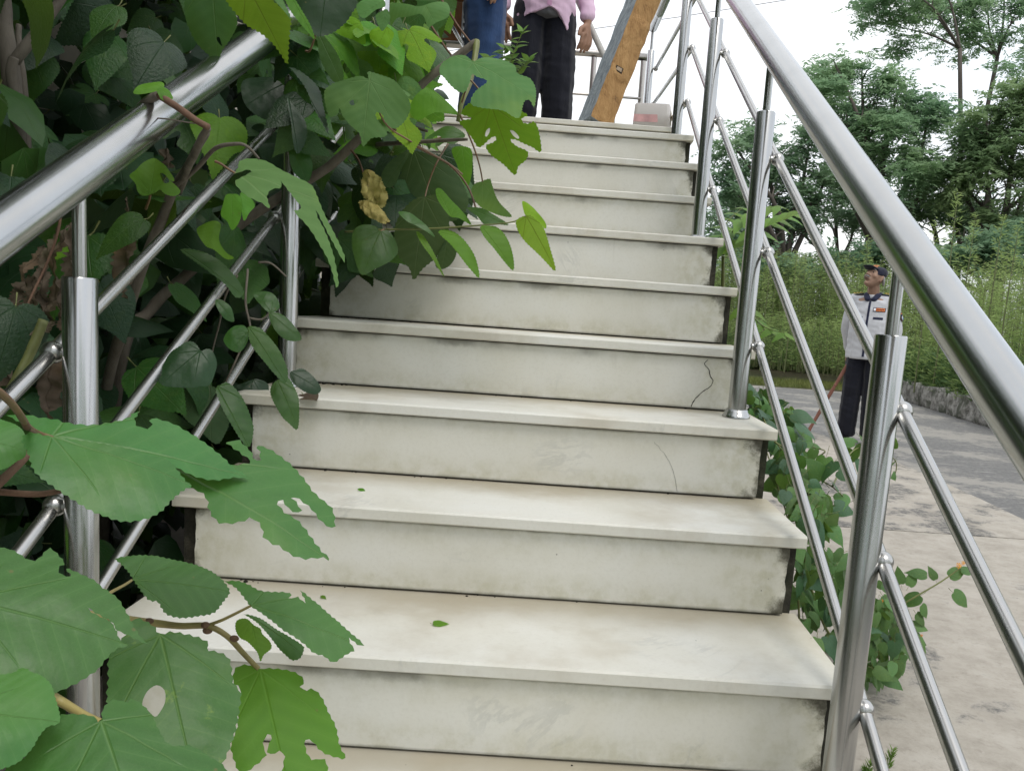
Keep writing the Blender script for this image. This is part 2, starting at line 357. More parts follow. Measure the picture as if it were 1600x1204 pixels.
LEAF_YEL = mat_leaf('leaf_yellowed', (0.40, 0.35, 0.12), (0.36, 0.30, 0.15), (0.22, 0.16, 0.06), 0.2, 0.7, .2, .6, .03, .5, (0.30, 0.21, 0.09))
# ------------------------------------------------------------------ ground, apron, road
RI, GO, WD = 0.17430, 0.3049, 1.2815
def tz(k): return H0 + k * RI
v = []; f = []; N = 60
g = np.concatenate([-np.geomspace(60, 12, 10), np.linspace(-9, 24, 34), np.geomspace(28, 60, 10)])
for j, yy in enumerate(g):
    for i, xx in enumerate(g):
        # beyond the kerb wall the soil lies a little higher and rolls gently
        d = max(0.0, min(1.0, (xx - 5.9) / 0.6)) * max(0, min(1, (yy + 6) / 3)); e = max(0.0, min(1.0, (yy - 15.0) / 3.0)) * max(0, min(1, (xx + 2) / 3))
        h = 0.27 * max(d, 0.6 * e) + 0.05 * mnoise.noise(Vector((xx*.35, yy*.35, 0))) * max(d, e) - 0.03
        v.append((xx, yy, h))
n = len(g)
for j in range(n-1):
    for i in range(n-1): f.append((j*n+i, j*n+i+1, (j+1)*n+i+1, (j+1)*n+i))
tag(ob('ground', mesh('ground', v, f, SOIL, True)), kind='structure')
apron = tag(empty('concrete_apron'), kind='structure')
def slab(x0, x1, y0, y1, cut=None):
    """one cast slab, edges slightly uneven; cut trims its right side to the road edge"""
    nx = 2; ny = max(2, int((y1-y0)/.35)); vt = []; fc = []
    for j in range(ny+1):
        yy = y0 + (y1-y0)*j/ny
        xr = x1 if cut is None else cut(yy)
        for xx in (x0, xr): vt.append((xx + random.uniform(-.006, .006), yy + random.uniform(-.004, .004), 0.0))
    m = len(vt); vt += [(a, b, -0.12) for a, b, c in vt]
    for j in range(ny):
        fc.append((2*j, 2*j+1, 2*j+3, 2*j+2)); fc.append((2*j+1, m+2*j+1, m+2*j+3, 2*j+3)); fc.append((m+2*j, 2*j, 2*j+2, m+2*j+2))
    fc.append((1, 0, m, m+1)); fc.append((2*ny, 2*ny+1, m+2*ny+1, m+2*ny))
    return ob('slab', mesh('slab', vt, fc, SLAB), apron)
EDGE = [(-4, 2.6), (4.0, 2.50), (4.96, 2.53), (5.92, 2.51), (6.85, 2.42), (7.97, 2.25), (9.5, 1.95), (14, 1.2)]
def edge(yy): return float(np.interp(yy, [a for a, b in EDGE], [b for a, b in EDGE]))
ys = [-3.4, -0.3, 1.75 - 3.0, 4.06, 7.9, 11.4]
for (y0, y1) in ((-5.2, -1.65), (-1.64, 3.565), (3.578, 7.9), (7.907, 13.6)):
    slab(-1.6, 2.6, y0, y1, edge); slab(-4.6, -1.606, y0, y1)
# the road, with a crowned slightly broken surface and small spalled skim patches
vt = []; fc = []; xs = np.linspace(-1.2, 4.75, 20); yy_ = np.linspace(-6, 13.9, 48)
rows = []
for j, yy in enumerate(yy_):
    x0 = edge(yy) - .02
    for i in range(20):
        t = i/19; xx = x0 + (5.55 + 0.02*math.sin(yy) - x0) * t
        vt.append((xx, yy + (0.12*mnoise.noise(Vector((xx*2, yy, 3))) if j == 47 else 0), -0.008 + 0.006*mnoise.noise(Vector((xx*1.5, yy*1.5, 0)))))
for j in range(47):
    for i in range(19): fc.append((j*20+i, j*20+i+1, (j+1)*20+i+1, (j+1)*20+i))
tag(ob('asphalt_road', mesh('asphalt_road', vt, fc, ASPHALT, True)), kind='structure')
vt = [(2.0, 15.6, -.006), (4.0, 15.2, -.006), (5.6, 15.5, -.006), (5.7, 17.6, -.006), (3.8, 17.4, -.006), (1.6, 17.8, -.006)]
tag(ob('asphalt_path', mesh('asphalt_path', vt, [tuple(range(6))], ASPHALT)), kind='structure')

# ------------------------------------------------------------------ staircase
stair = tag(empty('staircase'), 'long flight of stained white marble steps with dark mossy sides', 'staircase')
Y10 = 3.41; YEND = 5.45
mb = MB()
# the core as stacked blocks so that its moss-eaten side keeps its stepped outline
for k in range(-1, 10):
    y0 = k*GO + .038; z0 = -.05 if k == -1 else tz(k-1) - .026; y1 = YEND
    mb.box((-WD + .008, y0, z0), (-.008, y1, tz(k) - .026))
mb.box((-WD + .008, Y10 + .038, tz(9) - .026), (-.008, YEND, tz(10) - .026))
core = mb.build('core', CORE, stair)
def tread(k, y0, y1, dx=0.0):
    """slab with bevelled, slightly chipped front edge"""
    t = .026; nx = 26; me = bpy.data.meshes.new('tread'); bm = bmesh.new()
    L = y1 - y0; top = []; 
    xs = np.linspace(-WD/2, WD/2 + dx, nx+1)
    rows = []
    for (yy, zz) in ((L, -t), (L, 0), (.004, 0), (0, -.004), (0.0, -t+.003), (.004, -t)):
        row = []
        for i, xx in enumerate(xs):
            j = 0
            if yy < .01:
                q = mnoise.noise(Vector((xx*28, k*3.1, 0))); w2 = mnoise.noise(Vector((xx*3, k*1.7, 9)))
                j = .0012*w2 + (0.004*max(0, q-.45) if zz < -t+.01 else .002*max(0, q-.4))
            row.append(bm.verts.new((xx, yy + j, zz + (.0008*mnoise.noise(Vector((xx*2, k, 4)))))))
        rows.append(row)
    m = len(rows)
    for a in range(m):
        b = (a+1) % m
        for i in range(nx): bm.faces.new((rows[a][i], rows[a][i+1], rows[b][i+1], rows[b][i]))
    bm.faces.new([rows[a][0] for a in range(m)]); bm.faces.new([rows[a][nx] for a in range(m-1, -1, -1)])
    bmesh.ops.recalc_face_normals(bm, faces=bm.faces[:]); bm.to_mesh(me); bm.free(); me.materials.append(MARBLE_T)
    o = ob('tread', me, stair, (-WD/2, y0, tz(k))); o.rotation_euler.z = random.uniform(-.0015, .0015); return o
for k in range(-1, 9): tread(k, k*GO, (k+1)*GO + .035, .004*random.random())
tread(9, 9*GO, Y10 + .035)
tread(10, Y10, 4.45); tread(10, 4.453, YEND)
risers = {}
for k in range(-1, 11):
    yk = (k*GO if k < 10 else Y10) + .015; zb = (tz(k-1) if k > -1 else 0.0) + .0045; zt = tz(k) - .026 - .003
    h = zt - zb; x0, x1 = -WD + .040 + .004*random.random(), -.030
    mb = MB(); 
    me = bpy.data.meshes.new('riser'); bm = bmesh.new()
    # cut a thin panel with ragged ends
    nz_ = 8; L = []
    for s_ in (0, 1):
        for q in range(nz_+1):
            zz = -h/2 + h*q/nz_; xx = (x0 if s_ == 0 else x1) + WD/2
            L.append((xx + .005*mnoise.noise(Vector((zz*60, k*5.3, s_*7))), zz))
    fr = [bm.verts.new((a, 0, b)) for a, b in L]; bk = [bm.verts.new((a, .0205, b)) for a, b in L]
    n1 = nz_+1
    for q in range(nz_):
        bm.faces.new((fr[q], fr[n1+q], fr[n1+q+1], fr[q+1])); bm.faces.new((fr[q], fr[q+1], bk[q+1], bk[q])); bm.faces.new((fr[n1+q+1], fr[n1+q], bk[n1+q], bk[n1+q+1]))
    bm.faces.new((fr[0], bk[0], bk[n1], fr[n1])); bm.faces.new((fr[nz_], fr[n1+nz_], bk[n1+nz_], bk[nz_]))
    bmesh.ops.recalc_face_normals(bm, faces=bm.faces[:]); bm.to_mesh(me); bm.free(); me.materials.append(MARBLE_R)
    risers[k] = ob('riser', me, stair, (-WD/2, yk, (zb+zt)/2))
# the crack in one riser (a dark open line standing in the panel) and black joint dirt
DIRT = mat_plain('black_dirt', (0.016, 0.014, 0.010), 0.95, .3, 60)
def crack(k, pts, r):
    rr = risers[k]; P = []
    for a, b in pts:
        q = at(a, b, rr.location.y - .0005); P.append(q - rr.location)
    P = [Vector(p) for p in crom([tuple(p) for p in P], 5)]
    P = [p + Vector((.002*mnoise.noise(p*400), 0, .002*mnoise.noise(p*333))) for p in P]
    rad = [r*(.45 + .8*abs(mnoise.noise(p*160))) for p in P]
    mb = MB().tube(P, rad, 5); o = mb.build('crack', DIRT, rr)
    for vv in o.data.vertices: vv.co.y = max(-.0012, min(.004, vv.co.y))
crack(4, [(1106, 562), (1101, 569), (1108, 578), (1110, 588), (1114, 594), (1110, 603), (1098, 612), (1087, 622), (1080, 634)], .0016)
crack(3, [(1022, 690), (1040, 712), (1052, 735), (1058, 768)], .0004)
# soil crumbs gathered in the inner corners
mb = MB()
for k in range(-1, 9):
    for i in range(16):
        u = random.random(); side = random.random()
        xx = -WD + .05 + abs(random.gauss(0, .10)) if side < .55 else random.uniform(-WD+.05, -.03)
        r_ = random.uniform(.0010, .0032) * (1.5 if xx < -WD+.15 else 1)
        yy = (k+1)*GO + .018 - abs(random.gauss(0, .006 if side > .3 else .02))
        mb.sphere((xx, yy, tz(k) + r_*.5), r_, 5, 3, sc=(1.4, 1, .7))
mb.build('joint_dirt', DIRT, stair)['kind'] = 'stuff'

# ------------------------------------------------------------------ railings
PE, PYO, PH, HR = 0.0557, 0.203, 0.766, 0.912
BOFF = (0.655, 0.425, 0.187)
def post(parent, x, y, z, side, bars=True, flare=True, stub=None):
    p = MB().lathe((0, 0, 0), [(0.0232, 0.0), (.0232, PH-.002), (.0218, PH), (.012, PH+.0005)], 28).build('post', STEEL, parent, True, (x, y, z))
    sm_edges(p)
    MB().lathe((0, 0, 0), [(.0094, -.02), (.0094, (stub or (HR - PH - .02)))], 20).build('spigot', STEEL, p, True, (0, 0, PH))
    if flare:
        MB().lathe((0, 0, 0), [(.0245, .0225), (.028, .0215), (.029, .0155), (.0315, .014), (.0325, .0075), (.0355, .006), (.0355, .0008)], 28).build('base_flange', STEEL, p, True)
    if bars:
        for o_ in BOFF:
            MB().sphere((side*.040 - x, 0, o_), .0165, 20, 12).tube([(side*.018, 0, o_), (side*.034 - x, 0, o_)], .008, 10, False).build('ball_joint', SATIN, p, True)
    return p
def sm_edges(o):
    try: o.data.set_sharp_from_angle(angle=R(35))
    except Exception: pass
def railing(name, label, x, side):
    rl = tag(empty(name, (x, 0, 0)), label, 'railing')
    for k in (0, 3, 6, 9): post(rl, .011 if (k == 0 and side > 0) else 0, k*GO + PYO, tz(k), side)
    zn = tz(0) + HR - .66*RI/GO          # newel pipe at the foot, outside the view
    MB().lathe((0, 0, 0), [(.0355, .001), (.03, .014), (.0232, .02), (.0232, zn - .02)], 24).build('newel', STEEL, rl, True, (0, PYO - .66, 0))
    post(rl, 0, 4.72, tz(10), side)
    y0, y1 = PYO, 9*GO + PYO
    sl_ = RI/GO
    def path(off, ext0, x_):
        a = Vector((x_, y0 - ext0, tz(0) - ext0*sl_ + off)); b = Vector((x_, y1, tz(9) + off)); c = Vector((x_, 4.72, tz(10) + off))
        out = [a]; 
        for t in np.linspace(.02, .985, 14): out.append(a.lerp(b, t))
        bend = [a.lerp(b, .99), b, b.lerp(c, .02)]
        out += [Vector(q) for q in crom([tuple(q) for q in bend], 4)]
        for t in np.linspace(.05, 1, 5): out.append(b.lerp(c, t))
        return out
    MB().tube(path(HR, .68, 0), .0300, 40).build('handrail', STEEL, rl, True)
    for o_ in BOFF: MB().tube(path(o_, .60, side*.040), .0106, 18).build('bar', SATIN, rl, True)
    return rl
railing('stair_railing', 'shiny steel pipe railing on the right edge of the steps', -PE, 1)
railing('stair_railing', 'steel pipe railing on the left, half swallowed by big leaves', -WD + PE, -1)
# railing across the far end of the platform
rl = tag(empty('platform_railing', (0, 0, tz(10))), 'weathered steel railing across the far end of the platform behind the people', 'railing')
YF = 5.32
for x in (-WD + PE, -.42, -PE):
    MB().lathe((0, 0, 0), [(.021, 0), (.021, .87)], 18).build('post', STEEL_W, rl, True, (x, YF, 0))
MB().tube([(-WD + PE - .03, YF, .90), (-PE + .03, YF, .90)], .026, 20).build('handrail', STEEL_W, rl, True)
for o_ in (.60, .36, .14): MB().tube([(-WD + PE, YF - .03, o_), (-PE, YF - .03, o_)], .0093, 12).build('bar', STEEL_W, rl, True)
# ------------------------------------------------------------------ building behind the bushes on the left
PLASTER = mat_plain('cream_plaster', (0.52, 0.48, 0.40), 0.9, .1, 3, bump=.15)
bw = tag(empty('building'), 'plain cream plastered building wall glimpsed behind the left bushes', 'building')
MB().box((-6.4, -1.5, -.05), (-3.3, 11, 3.6)).build('wall', PLASTER, bw)
MB().box((-6.6, -1.7, 3.6), (-3.1, 11.2, 3.78)).build('roof_slab', PLASTER, bw)
MB().box((-3.302, -1.5, 0), (-3.27, 11, .35)).build('plinth', mat_plain('grey_plinth', (.25, .24, .22), .9), bw)

# ------------------------------------------------------------------ kerb wall of old stones along the road
STONE = mat_plain('whitewashed_stone', (0.40, 0.385, 0.35), .95, .3, 9, bump=.8, dist=.02)
def mat_stone():
    M = NT('old_limewashed_stone'); v = M.add(M.coord('Object'), M.rvec(5)); n = M.noise(v, 9, 7, .7); n2 = M.noise(v, 3, 4)
    c = M.ramp(n, [(.35, (.07, .066, .055)), (.55, (.28, .27, .245)), (.75, (.46, .45, .42))])
    c = M.mix(M.mr(n2, .5, .62, 0, .9), c, (.05, .055, .035))
    M.set(Base_Color=c, Roughness=.95); M.bump(n, .9, .03); return M.m
STONE = mat_stone()
kw = tag(empty('kerb_wall', (5.0, 8, 0)), 'low wall of old limewashed stones edging the far side of the road', 'wall')
yy = 2.2; 
WX = [(2, 4.75), (6, 4.85), (8.4, 4.96), (9.1, 5.06), (10.65, 5.19), (12.8, 5.38), (14.2, 5.45)]
def wallx(y): return float(np.interp(y, [a for a, b in WX], [b for a, b in WX]))
STONES = []
while yy < 13.9:
    L = random.uniform(.34, .72); xm = wallx(yy + L/2); h = random.uniform(.30, .40)
    bm = bmesh.new(); bmesh.ops.create_cube(bm, size=1.0); bmesh.ops.subdivide_edges(bm, edges=bm.edges[:], cuts=5, use_grid_fill=True)
    for vv in bm.verts:
        p = vv.co.copy(); s_ = 1 - .30*(max(abs(p.x), abs(p.y), abs(p.z))*2)**0 * 0
        rr = Vector((p.x, p.y, p.z)); sph = rr.normalized()*.58
        q = rr.lerp(sph, .22); q = Vector((q.x*.38, q.y*L*1.0, q.z*h))
        q += Vector((mnoise.noise(q*5 + Vector((yy, 0, 0))), mnoise.noise(q*5 + Vector((0, yy, 3))), mnoise.noise(q*5 + Vector((3, 0, yy))))) * .035
        vv.co = q
    me = bpy.data.meshes.new('stone'); bm.to_mesh(me); bm.free(); me.materials.append(STONE)
    me.polygons.foreach_set('use_smooth', np.ones(len(me.polygons), dtype=bool))
    ob('stone', me, kw, (xm + .19 - 5.0, yy + L/2 - 8, h/2 - .03)); yy += L + random.uniform(.005, .03)

# ------------------------------------------------------------------ batch of small leaf quads
def quads(C, A, B, bend=None):
    """n diamond-shaped leaves at C with half axes A (length) and B (width)"""
    n = len(C); v = np.empty((n*4, 3)); v[0::4] = C - A; v[1::4] = C + B - A*.1; v[2::4] = C + A; v[3::4] = C - B - A*.1
    f = np.arange(n*4).reshape(n, 4); return v, f
def np_mesh(name, v, f, mats, smooth=False, mi=None):
    me = bpy.data.meshes.new(name); nv, nf = len(v), len(f); k = f.shape[1]
    me.vertices.add(nv); me.vertices.foreach_set('co', np.ascontiguousarray(v, dtype=np.float32).ravel())
    me.loops.add(nf*k); me.loops.foreach_set('vertex_index', np.ascontiguousarray(f, dtype=np.int32).ravel())
    me.polygons.add(nf); me.polygons.foreach_set('loop_start', np.arange(0, nf*k, k, dtype=np.int32))
    for m in (mats if isinstance(mats, (list, tuple)) else [mats]): me.materials.append(m)
    if mi is not None: me.polygons.foreach_set('material_index', np.asarray(mi, dtype=np.int32))
    me.update(calc_edges=True); me.validate(); return me
def unit(a): return a / (np.linalg.norm(a, axis=-1, keepdims=True) + 1e-9)

# ------------------------------------------------------------------ trees across the road
TBARK = mat_bark('tree_bark', (0.05, 0.042, 0.035), (0.12, 0.10, 0.085), 12)
F1 = mat_foliage('feathery_foliage', (0.17, 0.30, 0.175), (0.34, 0.48, 0.26), .55, .6)
F2 = mat_foliage('dark_foliage', (0.135, 0.245, 0.15), (0.27, 0.39, 0.22), .54, .5)
F3 = mat_foliage('olive_foliage', (0.15, 0.255, 0.13), (0.30, 0.40, 0.19), .53, .45)
def tree(label, base, clumps, nspray, mat, leaf=(.085, .023), lean=(0, 0), trunk=.16, spray=7, seed=0, fk=.75, group='trees beyond the weeds'):
    """clumps: (dx, dy, z, rx, rz) ellipsoid masses; sprays of pinnate leaflets spread through each"""
    rng = np.random.default_rng(seed + 100); b = Vector(base)
    t = tag(empty('tree', b), label, 'tree', group)
    top = max(c[2] for c in clumps); zf = min(c[2] - c[4]*.6 for c in clumps)*fk
    mb = MB(); fork = Vector((lean[0]*.5, lean[1]*.5, max(.8, zf)))
    pts = [Vector((0, 0, -.15)), Vector((lean[0]*.2, lean[1]*.2, fork.z*.5)), fork]
    mb.tube([Vector(q) for q in crom([tuple(p) for p in pts], 4)], np.linspace(trunk, trunk*.72, 9), 9)
    limbs = []
    for (dx, dy, z, rx, rz) in clumps:
        c = Vector((dx, dy, z)); m = fork.lerp(c, .5) + Vector((rng.normal(0, .25), rng.normal(0, .25), .1*top*.3))
        path = [Vector(q) for q in crom([tuple(fork), tuple(m), tuple(c + Vector((0, 0, rz*.45)))], 5)]
        mb.tube(path, np.linspace(trunk*.55, trunk*.10, len(path)), 6)
        for _ in range(7):
            i = int(rng.integers(4, len(path)-1)); d = unit(rng.normal(0, 1, 3)); e = path[i] + Vector((d[0]*rx*.85, d[1]*rx*.85, abs(d[2])*rz*.7 + .1))
            q = path[i].lerp(e, .5) + Vector((0, 0, .12))
            mb.tube([path[i], q, e], [trunk*.16, trunk*.1, trunk*.035], 4, False)
    mb.build('trunk', TBARK, t, True)
    vol = np.array([c[3]**2*c[4] for c in clumps]); pr_ = vol**.75 / (vol**.75).sum()
    Cs, As, Bs = [], [], []
    idx = rng.choice(len(clumps), nspray, p=pr_)
    cl = np.array(clumps)
    # every mass is made of tufts, with gaps between them
    tuft = {}
    for i, c in enumerate(clumps):
        m = max(8, int(15*c[3]*c[4])); d = unit(rng.normal(0, 1, (m, 3))); rad = rng.uniform(.25, 1.0, (m, 1))**.5
        tuft[i] = np.array([c[0], c[1], c[2]]) + d*rad*np.array([c[3], c[3], c[4]])
    P = np.array([tuft[i][rng.integers(len(tuft[i]))] for i in idx]) + rng.normal(0, 1, (nspray, 3))*np.array([.22, .22, .12])
    dirs = unit(np.column_stack([rng.normal(0, 1, nspray), rng.normal(0, 1, nspray), rng.normal(-.12, .35, nspray)]))
    side = unit(np.cross(dirs, np.array([0, 0, 1.0]))); upv = np.cross(side, dirs)
    ln = rng.uniform(.25, .55, nspray)
    for k in range(spray):
        s = (k + .5)/spray; drop = -0.22*s*s*ln
        for sg in (-1, 1):
            c = P + dirs*(ln*s)[:, None] + np.array([0, 0, 1.0])*drop[:, None] + side*(sg*leaf[0]*.75) + rng.normal(0, .012, (nspray, 3))
            a = unit(side*sg + dirs*.55 + rng.normal(0, .25, (nspray, 3)) + np.array([0, 0, -.2]))*(leaf[0]*rng.uniform(.7, 1.25, (nspray, 1)))
            bb = unit(np.cross(a, upv + rng.normal(0, .35, (nspray, 3))))*leaf[1]*rng.uniform(.8, 1.3, (nspray, 1))
            Cs.append(c); As.append(a); Bs.append(bb)
    v_, f_ = quads(np.concatenate(Cs), np.concatenate(As), np.concatenate(Bs))
    ob('crown', np_mesh('crown', v_, f_, mat), t)
    return t
def gpt(x, D): q = at(x, 500, D); return (q.x, q.y, .2)
def clump(bx, D, x, y, rx, ry):
    """a crown mass seen at pixel x,y with half sizes in pixels, for a tree whose base stands at pixel column bx"""
    b = at(bx, 500, D); c = at(x, y, D + random.uniform(-1.0, 1.0)); s_ = (D - CAM.y)/FPX
    return (c.x - b.x, c.y - b.y, c.z - .2, rx*s_, ry*s_)
def mk(label, bx, D, cl, nspray, mat, **k):
    return tree(label, gpt(bx, D), [clump(bx, D, *c) for c in cl], nspray, mat, **k)
mk('tall slender tree with sparse feathery crown rising highest at the right', 1500, 25, [(1405, 5, 50, 42), (1385, 55, 40, 34), (1450, -30, 45, 40), (1375, -20, 40, 36)], 732, F1, lean=(-2.2, 0), trunk=.085, seed=1, fk=1.0)
mk('tall forked tree leaning right with airy crown at the upper corner', 1478, 27, [(1540, 20, 44, 46), (1490, 55, 36, 38), (1590, 45, 40, 40), (1560, -30, 60, 40), (1500, 5, 40, 30)], 895, F1, lean=(1.2, .2), trunk=.09, seed=2, fk=1.0)
mk('broad bright green tree with layered crown left of the tall ones', 1345, 23, [(1300, 105, 40, 26), (1345, 125, 55, 30), (1285, 150, 30, 26), (1400, 160, 50, 36), (1320, 190, 58, 32), (1390, 220, 56, 36), (1450, 190, 40, 36), (1340, 260, 55, 34), (1430, 275, 55, 40)], 2442, F1, trunk=.2, seed=3)
mk('dark tree standing directly beyond the middle post of the right railing', 1215, 22, [(1180, 205, 36, 24), (1150, 250, 34, 30), (1215, 265, 44, 34), (1165, 310, 46, 34), (1240, 320, 46, 32), (1125, 300, 26, 40), (1265, 225, 30, 34), (1290, 290, 40, 36), (1190, 370, 50, 26)], 1872, F2, trunk=.18, seed=4)
mk('rounded olive tinted tree at the right edge behind the handrail', 1550, 21, [(1540, 195, 55, 34), (1590, 165, 44, 36), (1500, 240, 44, 34), (1560, 260, 60, 40), (1620, 240, 50, 50), (1480, 290, 40, 34), (1600, 320, 50, 36)], 2116, F3, trunk=.2, seed=5)
mk('low dark spreading tree with bare trunks showing under its crown', 1455, 24, [(1430, 315, 55, 26), (1500, 330, 55, 28), (1380, 330, 45, 24), (1560, 335, 55, 26)], 1058, F2, trunk=.17, seed=6)
mk('thin dark tree filling in between the bright and the dark tree', 1300, 26, [(1270, 330, 40, 22), (1330, 345, 44, 22), (1300, 180, 34, 26), (1240, 345, 30, 20)], 569, F2, trunk=.12, seed=7)
mk('low scrubby dark tree filling the gap just above the weeds', 1160, 20, [(1150, 400, 50, 26), (1215, 415, 50, 24), (1330, 400, 50, 24), (1270, 420, 50, 20), (1120, 360, 30, 34), (1390, 405, 50, 24)], 1017, F2, trunk=.1, seed=9)
mk('low scrubby tree just above the weeds behind the handrail', 1530, 19, [(1500, 385, 50, 26), (1570, 390, 50, 28), (1440, 395, 50, 24), (1620, 375, 50, 34)], 1131, F2, trunk=.1, seed=10)
mk('small tree at the far right with grey green crown', 1640, 24, [(1600, 110, 40, 26), (1640, 150, 60, 40), (1660, 60, 50, 40)], 732, F1, trunk=.14, seed=8)

# ------------------------------------------------------------------ tall feathery weeds on the bank
WG1 = mat_foliage('weed_green', (0.20, 0.30, 0.085), (0.40, 0.50, 0.19), .5, .9, .6)
WG2 = mat_foliage('weed_dark', (0.07, 0.135, 0.05), (0.16, 0.24, 0.08), .36, .9, .6)
WSTEM = mat_plain('weed_stem', (0.13, 0.15, 0.06), .7)
def weed_arrays(rng, n, xy, h, fine=1.0, dens=72):
    """n weeds: upright stem and thin drooping leaflets, longer low down; arrays of quads"""
    Cs, As, Bs = [], [], []
    for k in range(dens):
        t = .10 + .90*((k + rng.random(n))/dens)
        az = rng.uniform(0, 2*np.pi, n); br = (.30*(1-t)**.8 + .045)*rng.uniform(.35, 1.15, n)*(h**.5)
        c = np.column_stack([xy[:, 0] + np.cos(az)*br*.75, xy[:, 1] + np.sin(az)*br*.75, xy[:, 2] + h*t + br*rng.uniform(-.05, .5, n)])
        a = unit(np.column_stack([np.cos(az) + rng.normal(0, .3, n), np.sin(az) + rng.normal(0, .3, n), rng.uniform(-.25, .75, n)]))*(rng.uniform(.04, .075, n)*fine)[:, None]
        b = unit(np.cross(a, rng.normal(0, 1, (n, 3))))*(rng.uniform(.0048, .0085, n)*fine)[:, None]
        Cs.append(c); As.append(a); Bs.append(b)
    return np.concatenate(Cs), np.concatenate(As), np.concatenate(Bs)
def stems(rng, xy, h, w=.007):
    n = len(xy); tx = rng.normal(0, .06, (n, 2))
    a = np.column_stack([xy[:, 0]-w, xy[:, 1], xy[:, 2]]); b = np.column_stack([xy[:, 0]+w, xy[:, 1], xy[:, 2]])
    c = np.column_stack([xy[:, 0]+tx[:, 0]+w*.3, xy[:, 1]+tx[:, 1], xy[:, 2]+h]); d = np.column_stack([xy[:, 0]+tx[:, 0]-w*.3, xy[:, 1]+tx[:, 1], xy[:, 2]+h])
    v = np.empty((4*n, 3)); v[0::4] = a; v[1::4] = b; v[2::4] = c; v[3::4] = d
    return v, np.arange(4*n).reshape(n, 4)
rng = np.random.default_rng(5)
def bank_pts(n):
    out = []
    while len(out) < n:
        y = rng.uniform(4.5, 22) ; x = rng.uniform(1.0, 13)
        lim = wallx(min(y, 14.2)) + .45
        if y < 14.2 and x < lim: continue
        if y >= 14.2 and x < 5.6 - (y-14.2)*1.2: 
            if y < 17.4 or x < 1.2: continue
        if x > lim + 4.2: continue
        if rng.random() > math.exp(-max(0, (x - lim))*.22) : continue
        out.append((x, y, .20))
    return np.array(out)
xy = np.vstack([bank_pts(2700), np.column_stack([rng.uniform(1.4, 8.0, 700), rng.uniform(17.4, 21, 700), np.full(700, .15)])]); h = rng.uniform(1.6, 2.55, len(xy)) + np.clip((xy[:, 1] - 14)*.04, 0, .3)
d_edge = xy[:, 0] - np.array([wallx(min(y, 14.2)) for y in xy[:, 1]]) - .45
d_edge = np.where(xy[:, 1] > 17.3, 2.0, d_edge)
h *= np.clip(.45 + d_edge*.55 + np.clip((xy[:, 1]-14.2)*.2, 0, .5), .45, 1.0)
c, a, b = weed_arrays(rng, len(xy), xy, h); v1, f1 = quads(c, a, b); v2, f2 = stems(rng, xy, h)
low = np.repeat(h < .95, 1); mi = np.tile(low.astype(int), 72); mi = np.where(rng.random(len(mi)) < .12, 1 - mi, mi)
tag(ob('tall_weeds', np_mesh('tall_weeds', np.vstack([v1, v2]), np.vstack([f1, f2 + len(v1)]), [WG1, WG2, WSTEM], mi=np.concatenate([mi, np.full(len(f2), 2)]))), 'dense stand of tall feathery green weeds on the bank behind the kerb', 'weeds', kind='stuff')
# lower leafy fringe hanging over the stones and the strip beside the path
n = 760; y = rng.uniform(4.5, 14.6, n); x = np.array([wallx(min(q, 14.2)) for q in y]) + .08 + np.abs(rng.normal(0, .35, n)); xy = np.column_stack([x, y, np.full(n, .20)])
xy2 = np.column_stack([rng.uniform(1.6, 6.2, 330), rng.uniform(15.4, 19, 330), np.full(330, .0)])
xy3 = np.column_stack([rng.uniform(2.6, 6.0, 120), rng.normal(17.9, .4, 120), np.full(120, .05)])
xy = np.vstack([xy, xy2[xy2[:, 1] > 17.3], xy3]); h = rng.uniform(.25, .75, len(xy))
c, a, b = weed_arrays(rng, len(xy), xy, h, 1.35, 34); v1, f1 = quads(c, a, b*1.3)
tag(ob('bank_undergrowth', np_mesh('bank_undergrowth', v1, f1, [WG2, WG1], mi=(rng.random(len(f1)) < .3).astype(int))), 'darker leafy undergrowth spilling over the stone kerb', 'undergrowth', kind='stuff')
# grass strip between road and path
n = 9000; gx = rng.uniform(1.0, 5.6, n); gy = 13.95 + rng.random(n)*1.4 + .1*np.sin(gx*3); gh = rng.uniform(.03, .11, n)
cc = np.column_stack([gx, gy, gh*.5]); aa = np.column_stack([rng.normal(0, .02, n), rng.normal(0, .02, n), gh*.6]); bb = unit(rng.normal(0, 1, (n, 3))*np.array([1, 1, .1]))*.006
v1, f1 = quads(cc, aa, bb)
GR = mat_foliage('short_grass', (0.10, 0.14, 0.035), (0.23, 0.245, 0.075), .3, 1.5)
tag(ob('grass_strip', np_mesh('grass_strip', v1, f1, GR)), 'short yellowish grass strip at the end of the road', 'grass', kind='stuff')
